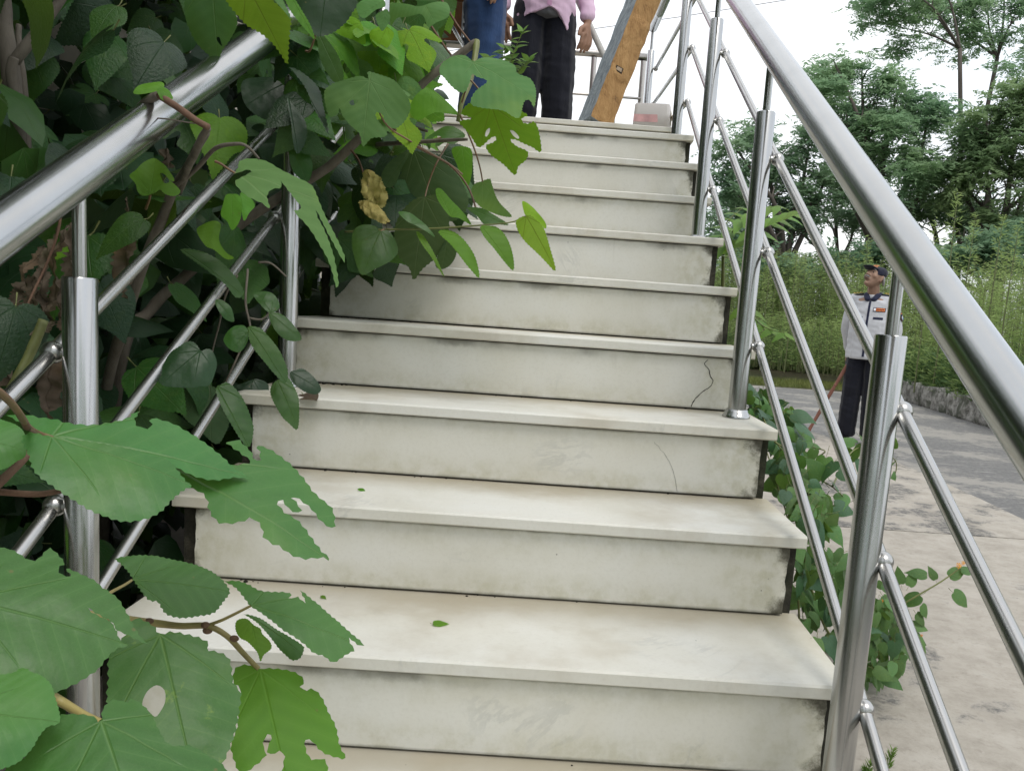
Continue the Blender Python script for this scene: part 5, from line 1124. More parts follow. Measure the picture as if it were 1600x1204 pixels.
for L in (((798, 180, 3.5), (795, 130, 3.45), (800, 90, 3.42), (818, 48, 3.4)), ((797, 150, 3.48), (790, 110, 3.45), (788, 75, 3.43)), ((770, 130, 3.45), (768, 110, 3.45), (765, 90, 3.45)), ((797, 140, 3.48), (812, 110, 3.45), (826, 95, 3.42))):
    pts = zz(*L); branch(pw, pts, [.0022, .0016, .001], GSTEM, 'stem', 6, False)
    P = [Vector(q) for q in crom([tuple(p) for p in pts], 6)]
    for i in range(2, len(P)):
        for sg in (-1, 1):
            put_leaf(pw, P[i], CR*(sg*.8 + r5.gauss(0, .3)) + CU*r5.gauss(.45, .35), Vector((r5.gauss(0, .5), -.6, .8)), r5.uniform(.035, .065), r5.choice(WL_))
# ------------------------------------------------------------------ people
_b = bmesh.new(); bmesh.ops.create_icosphere(_b, subdivisions=2, radius=1.0); ICO = [tuple(v_.co) for v_ in _b.verts]; _b.free()
TS = bpy.data.scenes.new('workbench')        # scratch scene so that only the blob itself is evaluated
def hullblob(elems, voxel, smooth=4, name='body', fold=0.0, seed=0, cutz=None):
    """elems: pairs of ellipsoids ((c,r),(c,r)); their hulls are fused into one continuous skin"""
    AV = []; AF = []
    for e in elems:
        bm = bmesh.new()
        for (c, r) in e:
            if not hasattr(r, '__len__'): r = (r, r, r)
            for v_ in ICO: bm.verts.new((v_[0]*r[0] + c[0], v_[1]*r[1] + c[1], v_[2]*r[2] + c[2]))
        bmesh.ops.convex_hull(bm, input=bm.verts[:])
        lv = [v_ for v_ in bm.verts if not v_.link_faces]
        if lv: bmesh.ops.delete(bm, geom=lv, context='VERTS')
        bmesh.ops.recalc_face_normals(bm, faces=bm.faces[:])
        bm.verts.index_update(); k0 = len(AV); AV += [tuple(v_.co) for v_ in bm.verts]; AF += [tuple(v_.index + k0 for v_ in f_.verts) for f_ in bm.faces]; bm.free()
    me = mesh(name, AV, AF)
    o = bpy.data.objects.new('tmp', me); TS.collection.objects.link(o)
    m = o.modifiers.new('r', 'REMESH'); m.mode = 'VOXEL'; m.voxel_size = voxel; m.use_smooth_shade = True
    if smooth: s_ = o.modifiers.new('s', 'SMOOTH'); s_.iterations = smooth; s_.factor = .5
    vl = TS.view_layers[0]; vl.update(); dg = vl.depsgraph; out = bpy.data.meshes.new_from_object(o.evaluated_get(dg)); bpy.data.objects.remove(o)
    out.name = name
    if fold:
        n_ = len(out.vertices); co = np.empty(n_*3, np.float32); out.vertices.foreach_get('co', co); co = co.reshape(-1, 3)
        no = np.empty(n_*3, np.float32); out.vertices.foreach_get('normal', no); no = no.reshape(-1, 3); d = np.empty((n_, 1), np.float32)
        for i, p in enumerate(co):
            q = Vector((p[0]*6 + seed, p[1]*6, p[2]*14 + 2.5*p[0])); d[i] = mnoise.noise(q)*.7 + mnoise.noise(q*2.3)*.35
        out.vertices.foreach_set('co', (co + no*d*fold).ravel()); out.update()
    if cutz is not None:
        bm = bmesh.new(); bm.from_mesh(out)
        for (z, keep_above) in cutz:
            bmesh.ops.bisect_plane(bm, geom=bm.verts[:] + bm.edges[:] + bm.faces[:], plane_co=(0, 0, z), plane_no=(0, 0, 1), clear_inner=keep_above, clear_outer=not keep_above)
        bm.to_mesh(out); bm.free()
    out.polygons.foreach_set('use_smooth', np.ones(len(out.polygons), dtype=bool))
    return out
def hand_elems(w, fwd, out, side):
    """palm, four unequal bent fingers and a thumb hanging from wrist w; fwd: knuckle direction front, out: away from body"""
    w = Vector(w); f = Vector(fwd); o = Vector(out); d = Vector((0, 0, -1)); E = []
    K_ = 1.18; pc = w + d*.05
    E.append(((w, .024), (pc + f*.018 + d*.025, (.015, .022, .022))))
    E.append(((pc + f*.03 + d*.03, (.013, .013, .014)), (pc - f*.028 + d*.03, (.012, .012, .014))))
    E.append(((w + d*.02, (.02, .022, .02)), (pc - f*.022 + d*.02, (.013, .016, .018))))
    for i, (fo, L) in enumerate(((.040, .082), (.014, .095), (-.013, .088), (-.039, .070))):
        a = pc + f*fo + d*.038; b = a + d*L*.5 + f*fo*.12 - o*.006; c = b + d*L*.45 - o*.020 + f*.004
        E.append(((a, .0122), (b, .0115))); E.append(((b, .0115), (c, .0100)))
    a = w + d*.028 + f*.018; b = a + f*.042 + d*.028; c = b + f*.012 + d*.036
    E.append(((a, .016), (b, .0135))); E.append(((b, .0135), (c, .0115)))
    return E
SKIN = mat_plain('brown_skin', (0.29, 0.175, 0.12), .6, .10, 25); SKIN2 = mat_plain('tan_skin', (0.36, 0.20, 0.13), .55, .10, 25)
HAIRG = mat_plain('grey_hair', (.30, .29, .28), .8, .3, 80); HAIRB = mat_plain('black_hair', (.012, .010, .009), .6, .3, 80)
def fabric(name, col, var=.1, scale=9, wr=.35, weave=900):
    M = NT(name); v = M.coord('Object'); n = M.noise(v, scale, 4); n2 = M.noise(M.coord('Object', (1, 1, .35)), 14, 5, .6)
    M.set(Base_Color=M.ramp(n, [(.3, tuple(k*(1-var) for k in col)), (.7, tuple(min(1, k*(1+var)) for k in col))]), Roughness=.88)
    M.b.inputs['Sheen Weight'].default_value = .15; M.b.inputs['Specular IOR Level'].default_value = .2
    M.bump(n2, wr, .02); return M.m
def face(parent, head, turn, pitch, skin, hair=None, cap=None, moustache=None, white=None):
    """eyes, brows, nose, mouth and ears as features on the head; head frame faces -y"""
    hd = empty_child('head_features', parent, head, turn, pitch); return hd
def person(name, label, loc, rz, skin, H=1.0):
    return tag(empty(name, loc, rz), label, 'person')
def head_elems(c, rot):
    """head, jaw, nose, ears about centre c turned by rot (Matrix 3x3)"""
    c = Vector(c); T = lambda p: c + rot @ Vector(p); E = []
    def el(p, r): return (T(p), r)
    E.append((el((0, .008, .03), (.076, .088, .085)),)); E.append((el((0, -.01, .0), (.068, .080, .085)), el((0, -.035, -.075), (.040, .042, .032))))
    E.append((el((0, -.083, .028), .010), el((0, -.110, -.018), .0135))); E.append((el((.016, -.092, -.018), .009), el((-.016, -.092, -.018), .009)))
    E.append((el((.03, -.075, .035), (.02, .012, .009)), el((-.03, -.075, .035), (.02, .012, .009))))
    E.append((el((.018, -.083, -.055), .009), el((-.018, -.083, -.055), .009))); E.append((el((0, -.074, -.092), .018),))
    for s_ in (-1, 1): E.append((el((s_*.078, .012, .018), (.010, .018, .022)), el((s_*.074, .006, -.022), (.008, .011, .014))))
    for s_ in (-1, 1): E.append((el((s_*.046, -.058, -.012), (.022, .022, .022)),))
    return E, T
# ---- the guard in grey shirt on the road edge
gl = atZ(1337, 692, 0); grz = R(-32)
G = person('person', 'elderly man in cap, grey shirt and dark trousers looking up from the road edge', gl, grz, SKIN); G.scale = (1.06, 1.06, 1.06)
rot = (Matrix.Rotation(R(-28), 3, 'Z') @ Matrix.Rotation(R(-30), 3, 'X'))
HC_ = (0.0, -.035, 1.535)
he, T = head_elems(HC_, rot)
legs = [(((s_*.085, .01, .88), (.085, .095, .1)), ((s_*.10, -.005, .48), .058)) for s_ in (-1, 1)] + [(((s_*.10, -.005, .48), .056), ((s_*.115, .02, .09), .042)) for s_ in (-1, 1)] + [(((s_*.115, .035, .05), .04), ((s_*.135, -.12, .03), (.042, .05, .026))) for s_ in (-1, 1)]
torso = [(((0, .01, .92), (.155, .105, .10)), ((0, 0, 1.13), (.155, .12, .10))), (((0, 0, 1.13), (.155, .115, .1)), ((0, .015, 1.32), (.17, .10, .06))), (((-.15, .02, 1.335), .055), ((.15, .02, 1.335), .055))]
neck = [(((0, .01, 1.35), .058), ((0, -.02, 1.46), .054))]
arms = [(((.175, .02, 1.325), .052), ((.225, .05, 1.06), .042)), (((.225, .05, 1.06), .04), ((.235, -.02, .83), .028)), (((-.175, .02, 1.325), .052), ((-.215, .08, 1.07), .042)), (((-.215, .08, 1.07), .04), ((-.19, .13, .86), .028))]
hands = hand_elems((.236, -.022, .825), (0, -1, 0), (1, 0, 0), 1) + hand_elems((-.19, .132, .855), (0, -1, 0), (-1, 0, 0), -1)
ob('body', hullblob(he + legs + torso + neck + arms + hands, .0065, 3), G)
G.children[0].data.materials.append(SKIN)
GREY = fabric('grey_shirt_cloth', (.52, .53, .56), .05, 7, .5); NAVY = fabric('navy_cloth', (.018, .022, .050), .15, 7, .3); BLK = fabric('black_trouser_cloth', (.010, .011, .018), .2, 6, .4)
shirt = [(((0, .01, .80), (.195, .145, .03)), ((0, .0, 1.12), (.185, .145, .1))), (((0, 0, 1.12), (.185, .145, .1)), ((0, .015, 1.31), (.185, .115, .05))), (((-.155, .02, 1.335), (.062, .066, .055)), ((.155, .02, 1.335), (.062, .066, .055))),
         (((.175, .02, 1.33), .066), ((.226, .05, 1.06), .060)), (((.226, .05, 1.06), .059), ((.236, -.015, .855), .046)), (((-.175, .02, 1.33), .066), ((-.218, .08, 1.06), .060)), (((-.218, .08, 1.06), .059), ((-.192, .128, .885), .046)),
         (((0, .012, 1.36), (.085, .08, .02)), ((0, .0, 1.385), (.066, .066, .012)))]
sh = ob('shirt', hullblob(shirt, .009, 3, 'shirt', .010, 3, [(.795, True)]), G); sh.data.materials.append(GREY)
tr = [(((0, .01, .90), (.165, .125, .08)), ((0, .01, .83), (.165, .13, .06)))] + [(((s_*.080, .012, .86), (.100, .118, .08)), ((s_*.092, .0, .47), (.090, .095, .05))) for s_ in (-1, 1)] + [(((s_*.092, .0, .47), (.090, .095, .05)), ((s_*.108, .02, .07), (.086, .10, .03))) for s_ in (-1, 1)]
t_ = ob('trousers', hullblob(tr, .009, 3, 'trousers', .009, 8, [(.055, True)]), G); t_.data.materials.append(BLK)
SHOE = mat_plain('black_shoe', (.012, .012, .013), .35, .2, 30)
for s_ in (-1, 1):
    o = ob('shoe', hullblob([(((s_*.115, .05, .045), (.042, .045, .045)), ((s_*.138, -.14, .03), (.048, .055, .03)))], .007, 2, 'shoe', 0, 0, [(.003, True)]), G); o.data.materials.append(SHOE)
# collar, placket, pocket flaps, shoulder boards, badges
def on_shirt(x, z, front=True, off=.004):
    """point on the shirt surface facing -y at x,z"""
    hit, loc, nor, idx = sh.ray_cast(Vector((x, -1, z)), Vector((0, 1, 0))); return (loc + nor*off, nor) if hit else (Vector((x, -.13, z)), Vector((0, -1, 0)))
def patch(name, x0, x1, z0, z1, mat, parent=None, off=.004, nx=4, nz=4):
    vt = []; fc = []
    for j in range(nz+1):
        for i in range(nx+1): vt.append(on_shirt(x0 + (x1-x0)*i/nx, z0 + (z1-z0)*j/nz, True, off)[0])
    for j in range(nz):
        for i in range(nx): a = j*(nx+1)+i; fc.append((a, a+1, a+nx+2, a+nx+1))
    return ob(name, mesh(name, vt, fc, mat, True), parent or G)
patch('placket', -.009, .009, .82, 1.33, NAVY, sh, .005, 2, 26)
patch('pocket_flap', .045, .125, 1.165, 1.185, NAVY, sh); patch('pocket_flap', -.125, -.045, 1.165, 1.185, NAVY, sh)
ORG = mat_plain('orange_badge', (.75, .20, .03), .6, .08, 40); WHT = mat_plain('white_badge', (.75, .75, .78), .6, .05); BLU = mat_plain('blue_emblem', (.10, .25, .55), .6, .1); GOLD = mat_plain('gold_braid', (.62, .40, .06), .5, .2, 90)
patch('name_badge', .035, .135, 1.235, 1.272, NAVY, sh, .004); patch('name_strip', .062, .128, 1.240, 1.267, ORG, sh, .0065); patch('badge_emblem', .040, .058, 1.242, 1.265, WHT, sh, .0065)
for i in range(5): patch('badge_letter', .068 + .0115*i, .075 + .0115*i, 1.247, 1.260, NAVY, sh, .0085, 1, 1)
cl_ = [(((-.05, -.035, 1.385), (.03, .022, .022)), ((-.028, -.085, 1.345), (.028, .014, .02))), (((.05, -.035, 1.385), (.03, .022, .022)), ((.028, -.085, 1.345), (.028, .014, .02))), (((-.06, .02, 1.395), (.022, .04, .022)), ((.06, .02, 1.395), (.022, .04, .022)))]
o = ob('collar', hullblob(cl_, .007, 2, 'collar'), sh); o.data.materials.append(NAVY)
for s_ in (-1, 1):
    o = ob('shoulder_board', hullblob([(((s_*.085, .02, 1.397), (.012, .034, .006)), ((s_*.205, .02, 1.375), (.018, .040, .010)))], .006, 1, 'shoulder_board'), sh); o.data.materials.append(NAVY)
    for i in range(3):
        x = s_*(.115 + .028*i); z = 1.4075 - .004*i; mb = MB()
        mb.tube([(x - s_*.010, -.008, z), (x + s_*.008, .02, z + .002), (x - s_*.010, .048, z)], .0042, 5); mb.build('braid', GOLD, sh)
# sleeve shield with border, letters bar and a small emblem
def sleeve(name, pts, mat, off):
    vt = []
    for (a, b) in pts:
        hit, loc, nor, idx = sh.ray_cast(Vector((1, .035 + a, b)), Vector((-1, 0, 0))); vt.append(loc + Vector((off, -off*.4, 0)) if hit else Vector((.29, .035 + a, b)))
    c = sum(vt, Vector())/len(vt); n = len(vt); return ob(name, mesh(name, vt + [c + Vector((off*.3, 0, 0))], [(i, (i+1) % n, n) for i in range(n)], mat), sh)
shield = [(-.040, .035), (-.02, .040), (0, .042), (.02, .040), (.040, .035), (.040, .0), (.028, -.028), (0, -.048), (-.028, -.028), (-.040, .0)]
sc = lambda k, dz=0: [(a*k, 1.205 + b*k + dz) for a, b in shield]
sleeve('sleeve_shield', sc(1.0), NAVY, .005); sleeve('shield_field', sc(.86), ORG, .008)
sleeve('shield_inner', sc(.76, -.004), NAVY, .0105); sleeve('shield_emblem', [(.020*math.cos(a*.628), 1.196 + .020*math.sin(a*.628)) for a in range(10)], WHT, .013); sleeve('shield_emblem', [(.011*math.cos(a*.628), 1.192 + .011*math.sin(a*.628)) for a in range(10)], BLU, .0155)
# cap with peak and orange embroidery
capv = hullblob([((T((0, .012, .062)), (.088, .098, .058)), (T((0, .012, .080)), (.080, .088, .050))), ((T((0, .012, .048)), (.090, .101, .020)),)], .007, 3, 'cap')
CAPM = fabric('navy_cap_cloth', (.012, .014, .028), .2, 9, .3)
cp = ob('cap', capv, G); cp.data.materials.append(CAPM)
pk = hullblob([((T((0, -.075, .050)), (.066, .030, .006)), (T((0, -.150, .044)), (.048, .020, .005)))], .005, 2, 'peak'); o = ob('peak', pk, cp); o.data.materials.append(CAPM)
vt = []; fc = []
for j in range(5):
    for i in range(7):
        a = (i/6 - .5)*1.0; b = .15 + .6*j/4; p = Vector((.092*math.sin(a), .012 - .103*math.cos(a)*math.cos(b*.9), .062 + .062*math.sin(b)*1.0)); vt.append(T(p*1.0))
for j in range(4):
    for i in range(6): q = j*7+i; fc.append((q, q+1, q+8, q+7))
ob('cap_embroidery', mesh('cap_embroidery', vt, fc, mat_plain('orange_embroidery', (.45, .16, .05), .7, .4, 60), True), cp)
EYE = mat_plain('dark_eye', (.02, .015, .012), .2, .1); 
for s_ in (-1, 1):
    MB().sphere(T((s_*.030, -.078, .018)), .0085, 10, 6).build('eye', EYE, G, True)
    MB().tube([T((s_*.012, -.090, .040)), T((s_*.032, -.089, .046)), T((s_*.052, -.078, .038))], [.004, .005, .003], 6).build('eyebrow', HAIRG, G, True)
mb = MB().tube([T((-.036, -.088, -.050)), T((-.018, -.102, -.038)), T((0, -.107, -.035)), T((.018, -.102, -.038)), T((.036, -.088, -.050))], [.003, .0062, .006, .0062, .003], 8); mb.build('moustache', HAIRG, G, True)
MB().tube([T((-.024, -.091, -.060)), T((0, -.099, -.056)), T((.024, -.091, -.060))], [.002, .005, .002], 6).build('mouth', mat_plain('dark_mouth', (.05, .02, .018), .5), G, True)
for s_ in (-1, 1):
    o = ob('side_hair', hullblob([((T((s_*.074, .035, .020)), (.010, .03, .026)), (T((s_*.066, .060, -.005)), (.014, .022, .028)))], .006, 2, 'side_hair'), G); o.data.materials.append(HAIRG)
# his stick, slanting back to the ground
tp = G.matrix_basis @ Vector((-.19, .15, .80)); 
p0, p1 = at(1315, 585, gl.y + .05), atZ(1258, 682, .012)
stk = tag(empty('walking_stick', p1), 'brown wooden stick slanting to the ground behind the grey shirted man', 'stick')
up_ = p0 + (p0 - p1)*.35; P = [p1.lerp(up_, t) for t in np.linspace(0, 1, 14)]
o = ob('shaft', mesh('shaft', *tube([q - p1 for q in P], [.017*(1 + .12*math.sin(i*2.1)) for i in range(14)], 9), mat_bark('stick_wood', (.16, .065, .045), (.27, .12, .085), 25), True), stk)
for t in (.3, .62): q = p1.lerp(up_, t) - p1; MB().sphere(q, .0205, 10, 6, sc=(1, 1, .7)).build('knot', o.data.materials[0], stk, True)

# ---- two men on the platform
def standing(label, loc, rz, shirtmat, trmat, skin, hem, H=1.0, sleeve_long=True, under=None, belly=.14):
    P = person('person', label, loc, rz, skin); P.scale = (H, H, H)
    rot = Matrix.Rotation(R(6), 3, 'X'); he, T_ = head_elems((0, -.02, 1.56), rot)
    legs = [(((s_*.09, .01, .90), (.09, .10, .1)), ((s_*.11, -.005, .49), .062)) for s_ in (-1, 1)] + [(((s_*.11, -.005, .49), .058), ((s_*.125, .02, .09), .043)) for s_ in (-1, 1)] + [(((s_*.125, .035, .05), .04), ((s_*.145, -.12, .03), (.042, .05, .026))) for s_ in (-1, 1)]
    tor = [(((0, .01, .94), (.165, .115, .10)), ((0, 0, 1.15), (.165, belly, .10))), (((0, 0, 1.15), (.16, belly-.01, .1)), ((0, .015, 1.35), (.175, .10, .06))), (((-.155, .02, 1.36), .055), ((.155, .02, 1.36), .055)), (((0, .01, 1.38), .058), ((0, -.01, 1.48), .054))]
    ar = []; hn = []
    for s_ in (-1, 1):
        ar += [(((s_*.18, .02, 1.35), .052), ((s_*.245, .03, 1.08), .044)), (((s_*.245, .03, 1.08), .042), ((s_*.262, -.03, .845), .029))]
        hn += hand_elems((s_*.263, -.032, .84), (-s_*.8, -.6, 0), (s_*.6, -.8, 0), s_)
    b = ob('body', hullblob(he + legs + tor + ar + hn, .0068, 3), P); b.data.materials.append(skin)
    sr = [(((0, .01, hem), (.190, .155, .02)), ((0, -.005, 1.10), (.188, belly+.025, .1))), (((0, 0, 1.12), (.195, belly+.03, .1)), ((0, .015, 1.34), (.19, .118, .05))), (((-.16, .02, 1.36), (.064, .066, .055)), ((.16, .02, 1.36), (.064, .066, .055))), (((0, .012, 1.39), (.085, .08, .02)), ((0, .0, 1.42), (.066, .066, .012)))]
    for s_ in (-1, 1): sr += [(((s_*.18, .02, 1.355), .068), ((s_*.247, .03, 1.08), .063)), (((s_*.247, .03, 1.08), .062), ((s_*.262, -.02, .875), .047))]
    shp = hullblob(sr, .010, 3, 'shirt', .013, 5)
    # the hem hangs in a curve, lower at the sides
    for v_ in shp.vertices:
        x_, y_, z_ = v_.co
        if abs(x_) < .232: v_.co.z = max(z_, hem + .11*(1 - min(1, abs(x_ + .03)/.19)**2) - .05*abs(x_)/.2 + .012*math.sin(x_*31))
    s2 = ob('shirt', shp, P); s2.data.materials.append(shirtmat)
    trs = [(((0, .01, .97), (.178, .135, .07)), ((0, .01, .86), (.178, .145, .06)))] + [(((s_*.09, .012, .88), (.108, .125, .08)), ((s_*.105, .0, .48), (.108, .11, .05))) for s_ in (-1, 1)] + [(((s_*.105, .0, .48), (.108, .11, .05)), ((s_*.12, .02, .06), (.092, .11, .03))) for s_ in (-1, 1)]
    t2 = ob('trousers', hullblob(trs, .010, 3, 'trousers', .010, 2, [(.05, True)]), P); t2.data.materials.append(trmat)
    for s_ in (-1, 1):
        o = ob('shoe', hullblob([(((s_*.125, .05, .045), (.042, .045, .045)), ((s_*.148, -.14, .03), (.048, .055, .03)))], .008, 2, 'shoe', 0, 0, [(.003, True)]), P); o.data.materials.append(SHOE)
    hr = ob('hair', hullblob([((T_((0, .03, .055)), (.082, .088, .070)), (T_((0, .045, .0)), (.080, .070, .075)))], .007, 2, 'hair'), P); hr.data.materials.append(HAIRB)
    for s_ in (-1, 1):
        MB().sphere(T_((s_*.030, -.078, .018)), .0085, 10, 6).build('eye', EYE, P, True)
        MB().tube([T_((s_*.012, -.090, .040)), T_((s_*.032, -.089, .046)), T_((s_*.052, -.078, .038))], [.004, .005, .003], 6).build('eyebrow', HAIRB, P, True)
    MB().tube([T_((-.024, -.091, -.060)), T_((0, -.099, -.056)), T_((.024, -.091, -.060))], [.003, .005, .003], 6).build('mouth', mat_plain('lips', (.25, .09, .07), .5), P, True)
    if under:
        u = ob('undershirt', hullblob([(((0, -.03, hem + .075), (.11, .115, .015)), ((0, -.02, hem + .18), (.13, .14, .03)))], .010, 2, 'undershirt', .006, 1), P); u.data.materials.append(under)
    return P, s2
PINK = fabric('pink_shirt_cloth', (.70, .50, .65), .06, 8, .45); BLUEJ = fabric('navy_jeans_cloth', (.022, .050, .125), .25, 10, .5); TSH = fabric('dark_grey_undershirt', (.12, .12, .13), .1, 9, .3); CHECK = fabric('white_shirt_cloth', (.62, .63, .66), .06, 8, .4)
Pp, s2 = standing('man in a pink shirt and black trousers standing on the platform', (at(847, 100, 4.6).x, 4.6, tz(10)), R(10), PINK, BLK, SKIN2, .75, 1.05, True, TSH, .175)
vt = []; fc = []
for j in range(24):
    z = .86 + .48*j/23
    for x in (-.013, .013):
        hit, loc, nor, idx = s2.ray_cast(Vector((x, -1, z)), Vector((0, 1, 0))); vt.append(loc + nor*.004 if hit else Vector((x, -.19, z)))
for j in range(23): fc.append((2*j, 2*j+1, 2*j+3, 2*j+2))
ob('placket', mesh('placket', vt, fc, fabric('pink_placket_cloth', (.62, .34, .53), .05), True), s2)
standing('man in dark blue jeans standing left of the pink shirted man', (at(755, 100, 4.12).x, 4.12, tz(10)), R(96), CHECK, BLUEJ, SKIN2, 1.02, 1.06, True, None, .13)

# ------------------------------------------------------------------ things on the platform
# heavy old beam leaning up to the right
def mat_beamface(name, stops, sc_, rough=.9):
    M = NT(name); v = M.coord('Object', sc_); n = M.noise(v, 6, 8, .72, .4); n2 = M.noise(M.coord('Object'), 5, 5)
    c = M.ramp(n, stops); M.set(Base_Color=c, Roughness=rough); M.bump(M.math('ADD', n, M.math('MULTIPLY', n2, .6)), .9, .02); return M.m
GREYW = mat_beamface('grey_weathered_wood', [(.3, (.10, .12, .14)), (.45, (.26, .30, .33)), (.62, (.40, .45, .48)), (.8, (.50, .54, .56))], (9, 9, .7))
RAWW = mat_beamface('raw_orange_wood', [(.30, (.13, .07, .03)), (.44, (.36, .20, .075)), (.66, (.48, .29, .12)), (.85, (.58, .42, .24))], (4, 4, 1.6))
a0 = at(928, 190, 3.54); a0.z = tz(10) + .001; a1 = at(1060, -140, 3.9)
bt = tag(empty('timber_beam', a0), 'heavy old timber beam with grey and raw orange faces leaning on the platform', 'beam')
ax = (a1 - a0); L = ax.length; az_ = ax.normalized(); axx = (CR - az_*CR.dot(az_)).normalized(); ayy = az_.cross(axx)
cr_ = math.cos(R(32)); sr_ = math.sin(R(32)); ex_ = axx*cr_ - ayy*sr_*-1; ey_ = ayy*cr_ - axx*sr_
ex_, ey_ = axx*math.cos(R(-60)) + ayy*math.sin(R(-60)), -axx*math.sin(R(-60)) + ayy*math.cos(R(-60))
bm = bmesh.new(); nu, nl = 6, 34; W2, D2 = .078, .066
ring = []
per = [(-1, -1), (-.33, -1), (.33, -1), (1, -1), (1, -.33), (1, .33), (1, 1), (.33, 1), (-.33, 1), (-1, 1), (-1, .33), (-1, -.33)]
for j in range(nl+1):
    t = j/nl; row = []
    for (u, q) in per:
        wob = 1 + .06*mnoise.noise(Vector((u*2, q*2, t*9))); e = .006*mnoise.noise(Vector((u*3 + 5, q*3, t*22)))
        p = az_*(L*t + (.012*mnoise.noise(Vector((u*3, q*3, 1))) if j in (0, nl) else 0)) + ex_*(u*W2*wob + e) + ey_*(q*D2*wob + e)
        if j == 0: p.z = max(p.z, 0.0)
        row.append(bm.verts.new(p))
    ring.append(row)
fm = []
for j in range(nl):
    for i in range(12):
        f_ = bm.faces.new((ring[j][i], ring[j][(i+1) % 12], ring[j+1][(i+1) % 12], ring[j+1][i]))
        nrm = i // 3     # 0: -ey  1: +ex  2: +ey  3: -ex
        f_.material_index = 0
bm.faces.new(ring[0][::-1]); bm.faces.new(ring[nl]); bmesh.ops.recalc_face_normals(bm, faces=bm.faces[:])
for f_ in bm.faces:
    d = f_.normal; f_.material_index = 1 if (d.dot(CR) > .05 and d.dot(CF) < .3) else 0
me = bpy.data.meshes.new('timber'); bm.to_mesh(me); bm.free(); me.materials.append(GREYW); me.materials.append(RAWW); ob('timber', me, bt)
# mortise slot and splinters on its raw face
q = at(966, 108, 3.60); fdir = None
hit, loc, nor, idx = bt.children[0].ray_cast(CAM - bt.location, ray(967, 109).normalized())
if hit:
    u_ = az_; s_ = nor.cross(u_).normalized(); mb = MB()
    c4 = [loc + nor*.0015 + s_*(a*.022) + u_*(b*.016) for a, b in ((-1, -1), (1, -.9), (1, 1), (-1, 1.1))]; c5 = [p - nor*.0 for p in c4]
    mb.add(c4, [(0, 1, 2, 3)]); mb.build('mortise_slot', mat_plain('slot_dark', (.035, .022, .014), .95), bt)
    mb = MB(); mb.add([loc + nor*.004 + s_*(a*.017) + u_*(b*.012 + .003) for a, b in ((-1, -1), (1, -1), (.9, .6), (-.9, .8))], [(0, 1, 2, 3)]); mb.build('slot_peg', mat_plain('pale_peg', (.40, .31, .22), .9, .2, 40), bt)
    for i in range(26):
        h2, l2, n2, _ = bt.children[0].ray_cast(CAM - bt.location, ray(random.uniform(935, 1000), random.uniform(0, 185)).normalized())
        if h2 and n2.dot(CR) > .05:
            d = (az_ + Vector((random.gauss(0, .25), random.gauss(0, .25), 0))).normalized(); s3 = n2.cross(d)*random.uniform(.003, .007); l_ = random.uniform(.015, .05)
            MB().add([l2 + n2*.001 - s3, l2 + n2*.001 + s3, l2 + d*l_ + n2*.006], [(0, 1, 2)]).build('splinter', RAWW, bt)
# translucent box with pink contents
PLA = NT('milky_plastic'); PLA.set(Base_Color=(.74, .70, .67), Roughness=.45); PLA.b.inputs['Transmission Weight'].default_value = .25; PLA.b.inputs['Subsurface Weight'].default_value = .0
PLA.bump(PLA.noise(PLA.coord('Object'), 40, 4), .2, .004); PLA = PLA.m
bx0 = at(1019, 190, 3.50); bx0.z = tz(10)
tub = tag(empty('plastic_box', bx0, R(-10)), 'small milky plastic box holding something pink at the edge of the platform', 'box')
def rbox(w, d, h, r, taper=.9, seg=5, z0=0):
    vt = []; fc = []; rings = [(0, .92), (.006, .985), (.5, 1.0*(1+taper)/2), (.97, taper), (1.0, taper*.96)]
    for (t, s_) in rings:
        for cx, cy, a0_ in ((1, 1, 0), (-1, 1, 90), (-1, -1, 180), (1, -1, 270)):
            for k in range(seg+1):
                a = R(a0_ + 90*k/seg); vt.append(((cx*(w/2-r) + r*math.cos(a))*s_, (cy*(d/2-r) + r*math.sin(a))*s_, z0 + h*t))
    n = 4*(seg+1)
    for j in range(len(rings)-1):
        for i in range(n): fc.append((j*n+i, j*n+(i+1) % n, (j+1)*n+(i+1) % n, (j+1)*n+i))
    fc.append(tuple(range(n-1, -1, -1))); fc.append(tuple((len(rings)-1)*n + i for i in range(n))); return vt, fc
ob('tub', mesh('tub', *rbox(.198, .14, .118, .022, .93), PLA, True), tub)
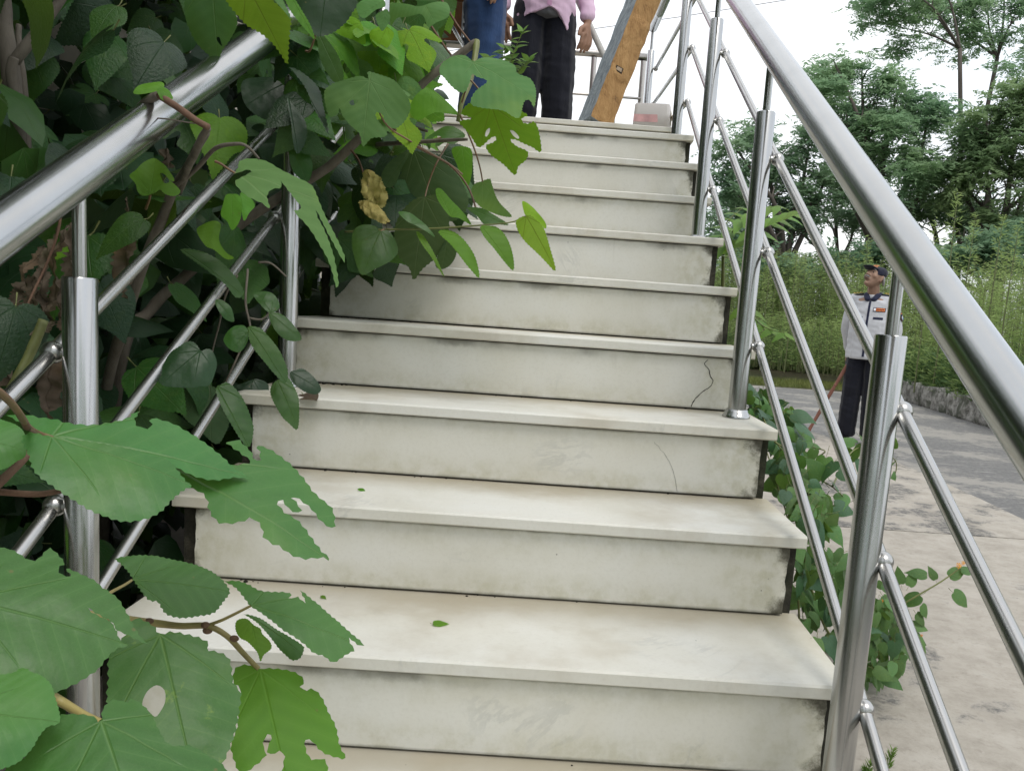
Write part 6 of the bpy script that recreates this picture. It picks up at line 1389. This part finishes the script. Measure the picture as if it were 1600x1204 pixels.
PNK = mat_plain('pink_label', (.72, .42, .42), .7, .2, 12)
ob('pink_band', mesh('pink_band', [(-.093, -.0716, .022), (.035, -.0716, .022), (.030, -.0712, .060), (-.092, -.0712, .060)], [(0, 1, 2, 3)], PNK), tub)
ob('yellow_side', mesh('yellow_side', [(.1005, -.04, .02), (.1005, .045, .02), (.0972, .043, .095), (.0972, -.038, .095)], [(0, 1, 2, 3)], mat_plain('cream_side', (.62, .55, .40), .7, .15, 30)), tub)
# brown carton with notched edge beside the man in jeans
BRN = mat_plain('brown_panel', (.22, .085, .022), .45, .25, 7, bump=.3, dist=.01); DBR = mat_plain('dark_notch', (.03, .03, .045), .7); 
P0 = at(685, 66, 4.55); P1 = at(720, 66, 4.55); brd = tag(empty('brown_panel', (P0 + P1)/2), 'brown notched panel standing on the rail beside the man in jeans', 'panel')
wv_ = (P1 - P0).length; mb = MB().box((-wv_/2, -.03, 0), (wv_/2, .03, .24)); mb.build('lower_board', BRN, brd, bevel=.004)
MB().box((-wv_/2 + .01, -.024, .244), (wv_/2 + .015, .026, .62)).build('upper_board', BRN, brd, bevel=.006)
MB().box((wv_/2 + .002, -.02, .0), (wv_/2 + .014, .02, .62)).build('edge_strip', mat_plain('white_strip', (.7, .72, .76), .5), brd)
for i in range(14): MB().box((wv_/2 + .012, -.024, .012 + .044*i), (wv_/2 + .032, .024, .028 + .044*i)).build('notch_tooth', DBR, brd)
MB().box((-wv_/2 - .12, -.045, -.022), (wv_/2 + .15, .05, -.003)).build('support_rail', STEEL_W, brd, bevel=.004)
# pale pole leaning behind the beam
q0 = at(968, 192, 4.6); q0.z = tz(10); pl = tag(empty('leaning_pole', q0), 'pale round pole leaning left behind the timber beam', 'pole')
MB().tube([Vector((0, 0, 0)), at(945, 90, 4.7) - q0, at(905, 5, 4.8) - q0, at(880, -50, 4.85) - q0], .021, 14).build('shaft', mat_plain('pale_pole', (.50, .49, .46), .6, .1, 20), pl, True)

bpy.data.scenes.remove(TS)
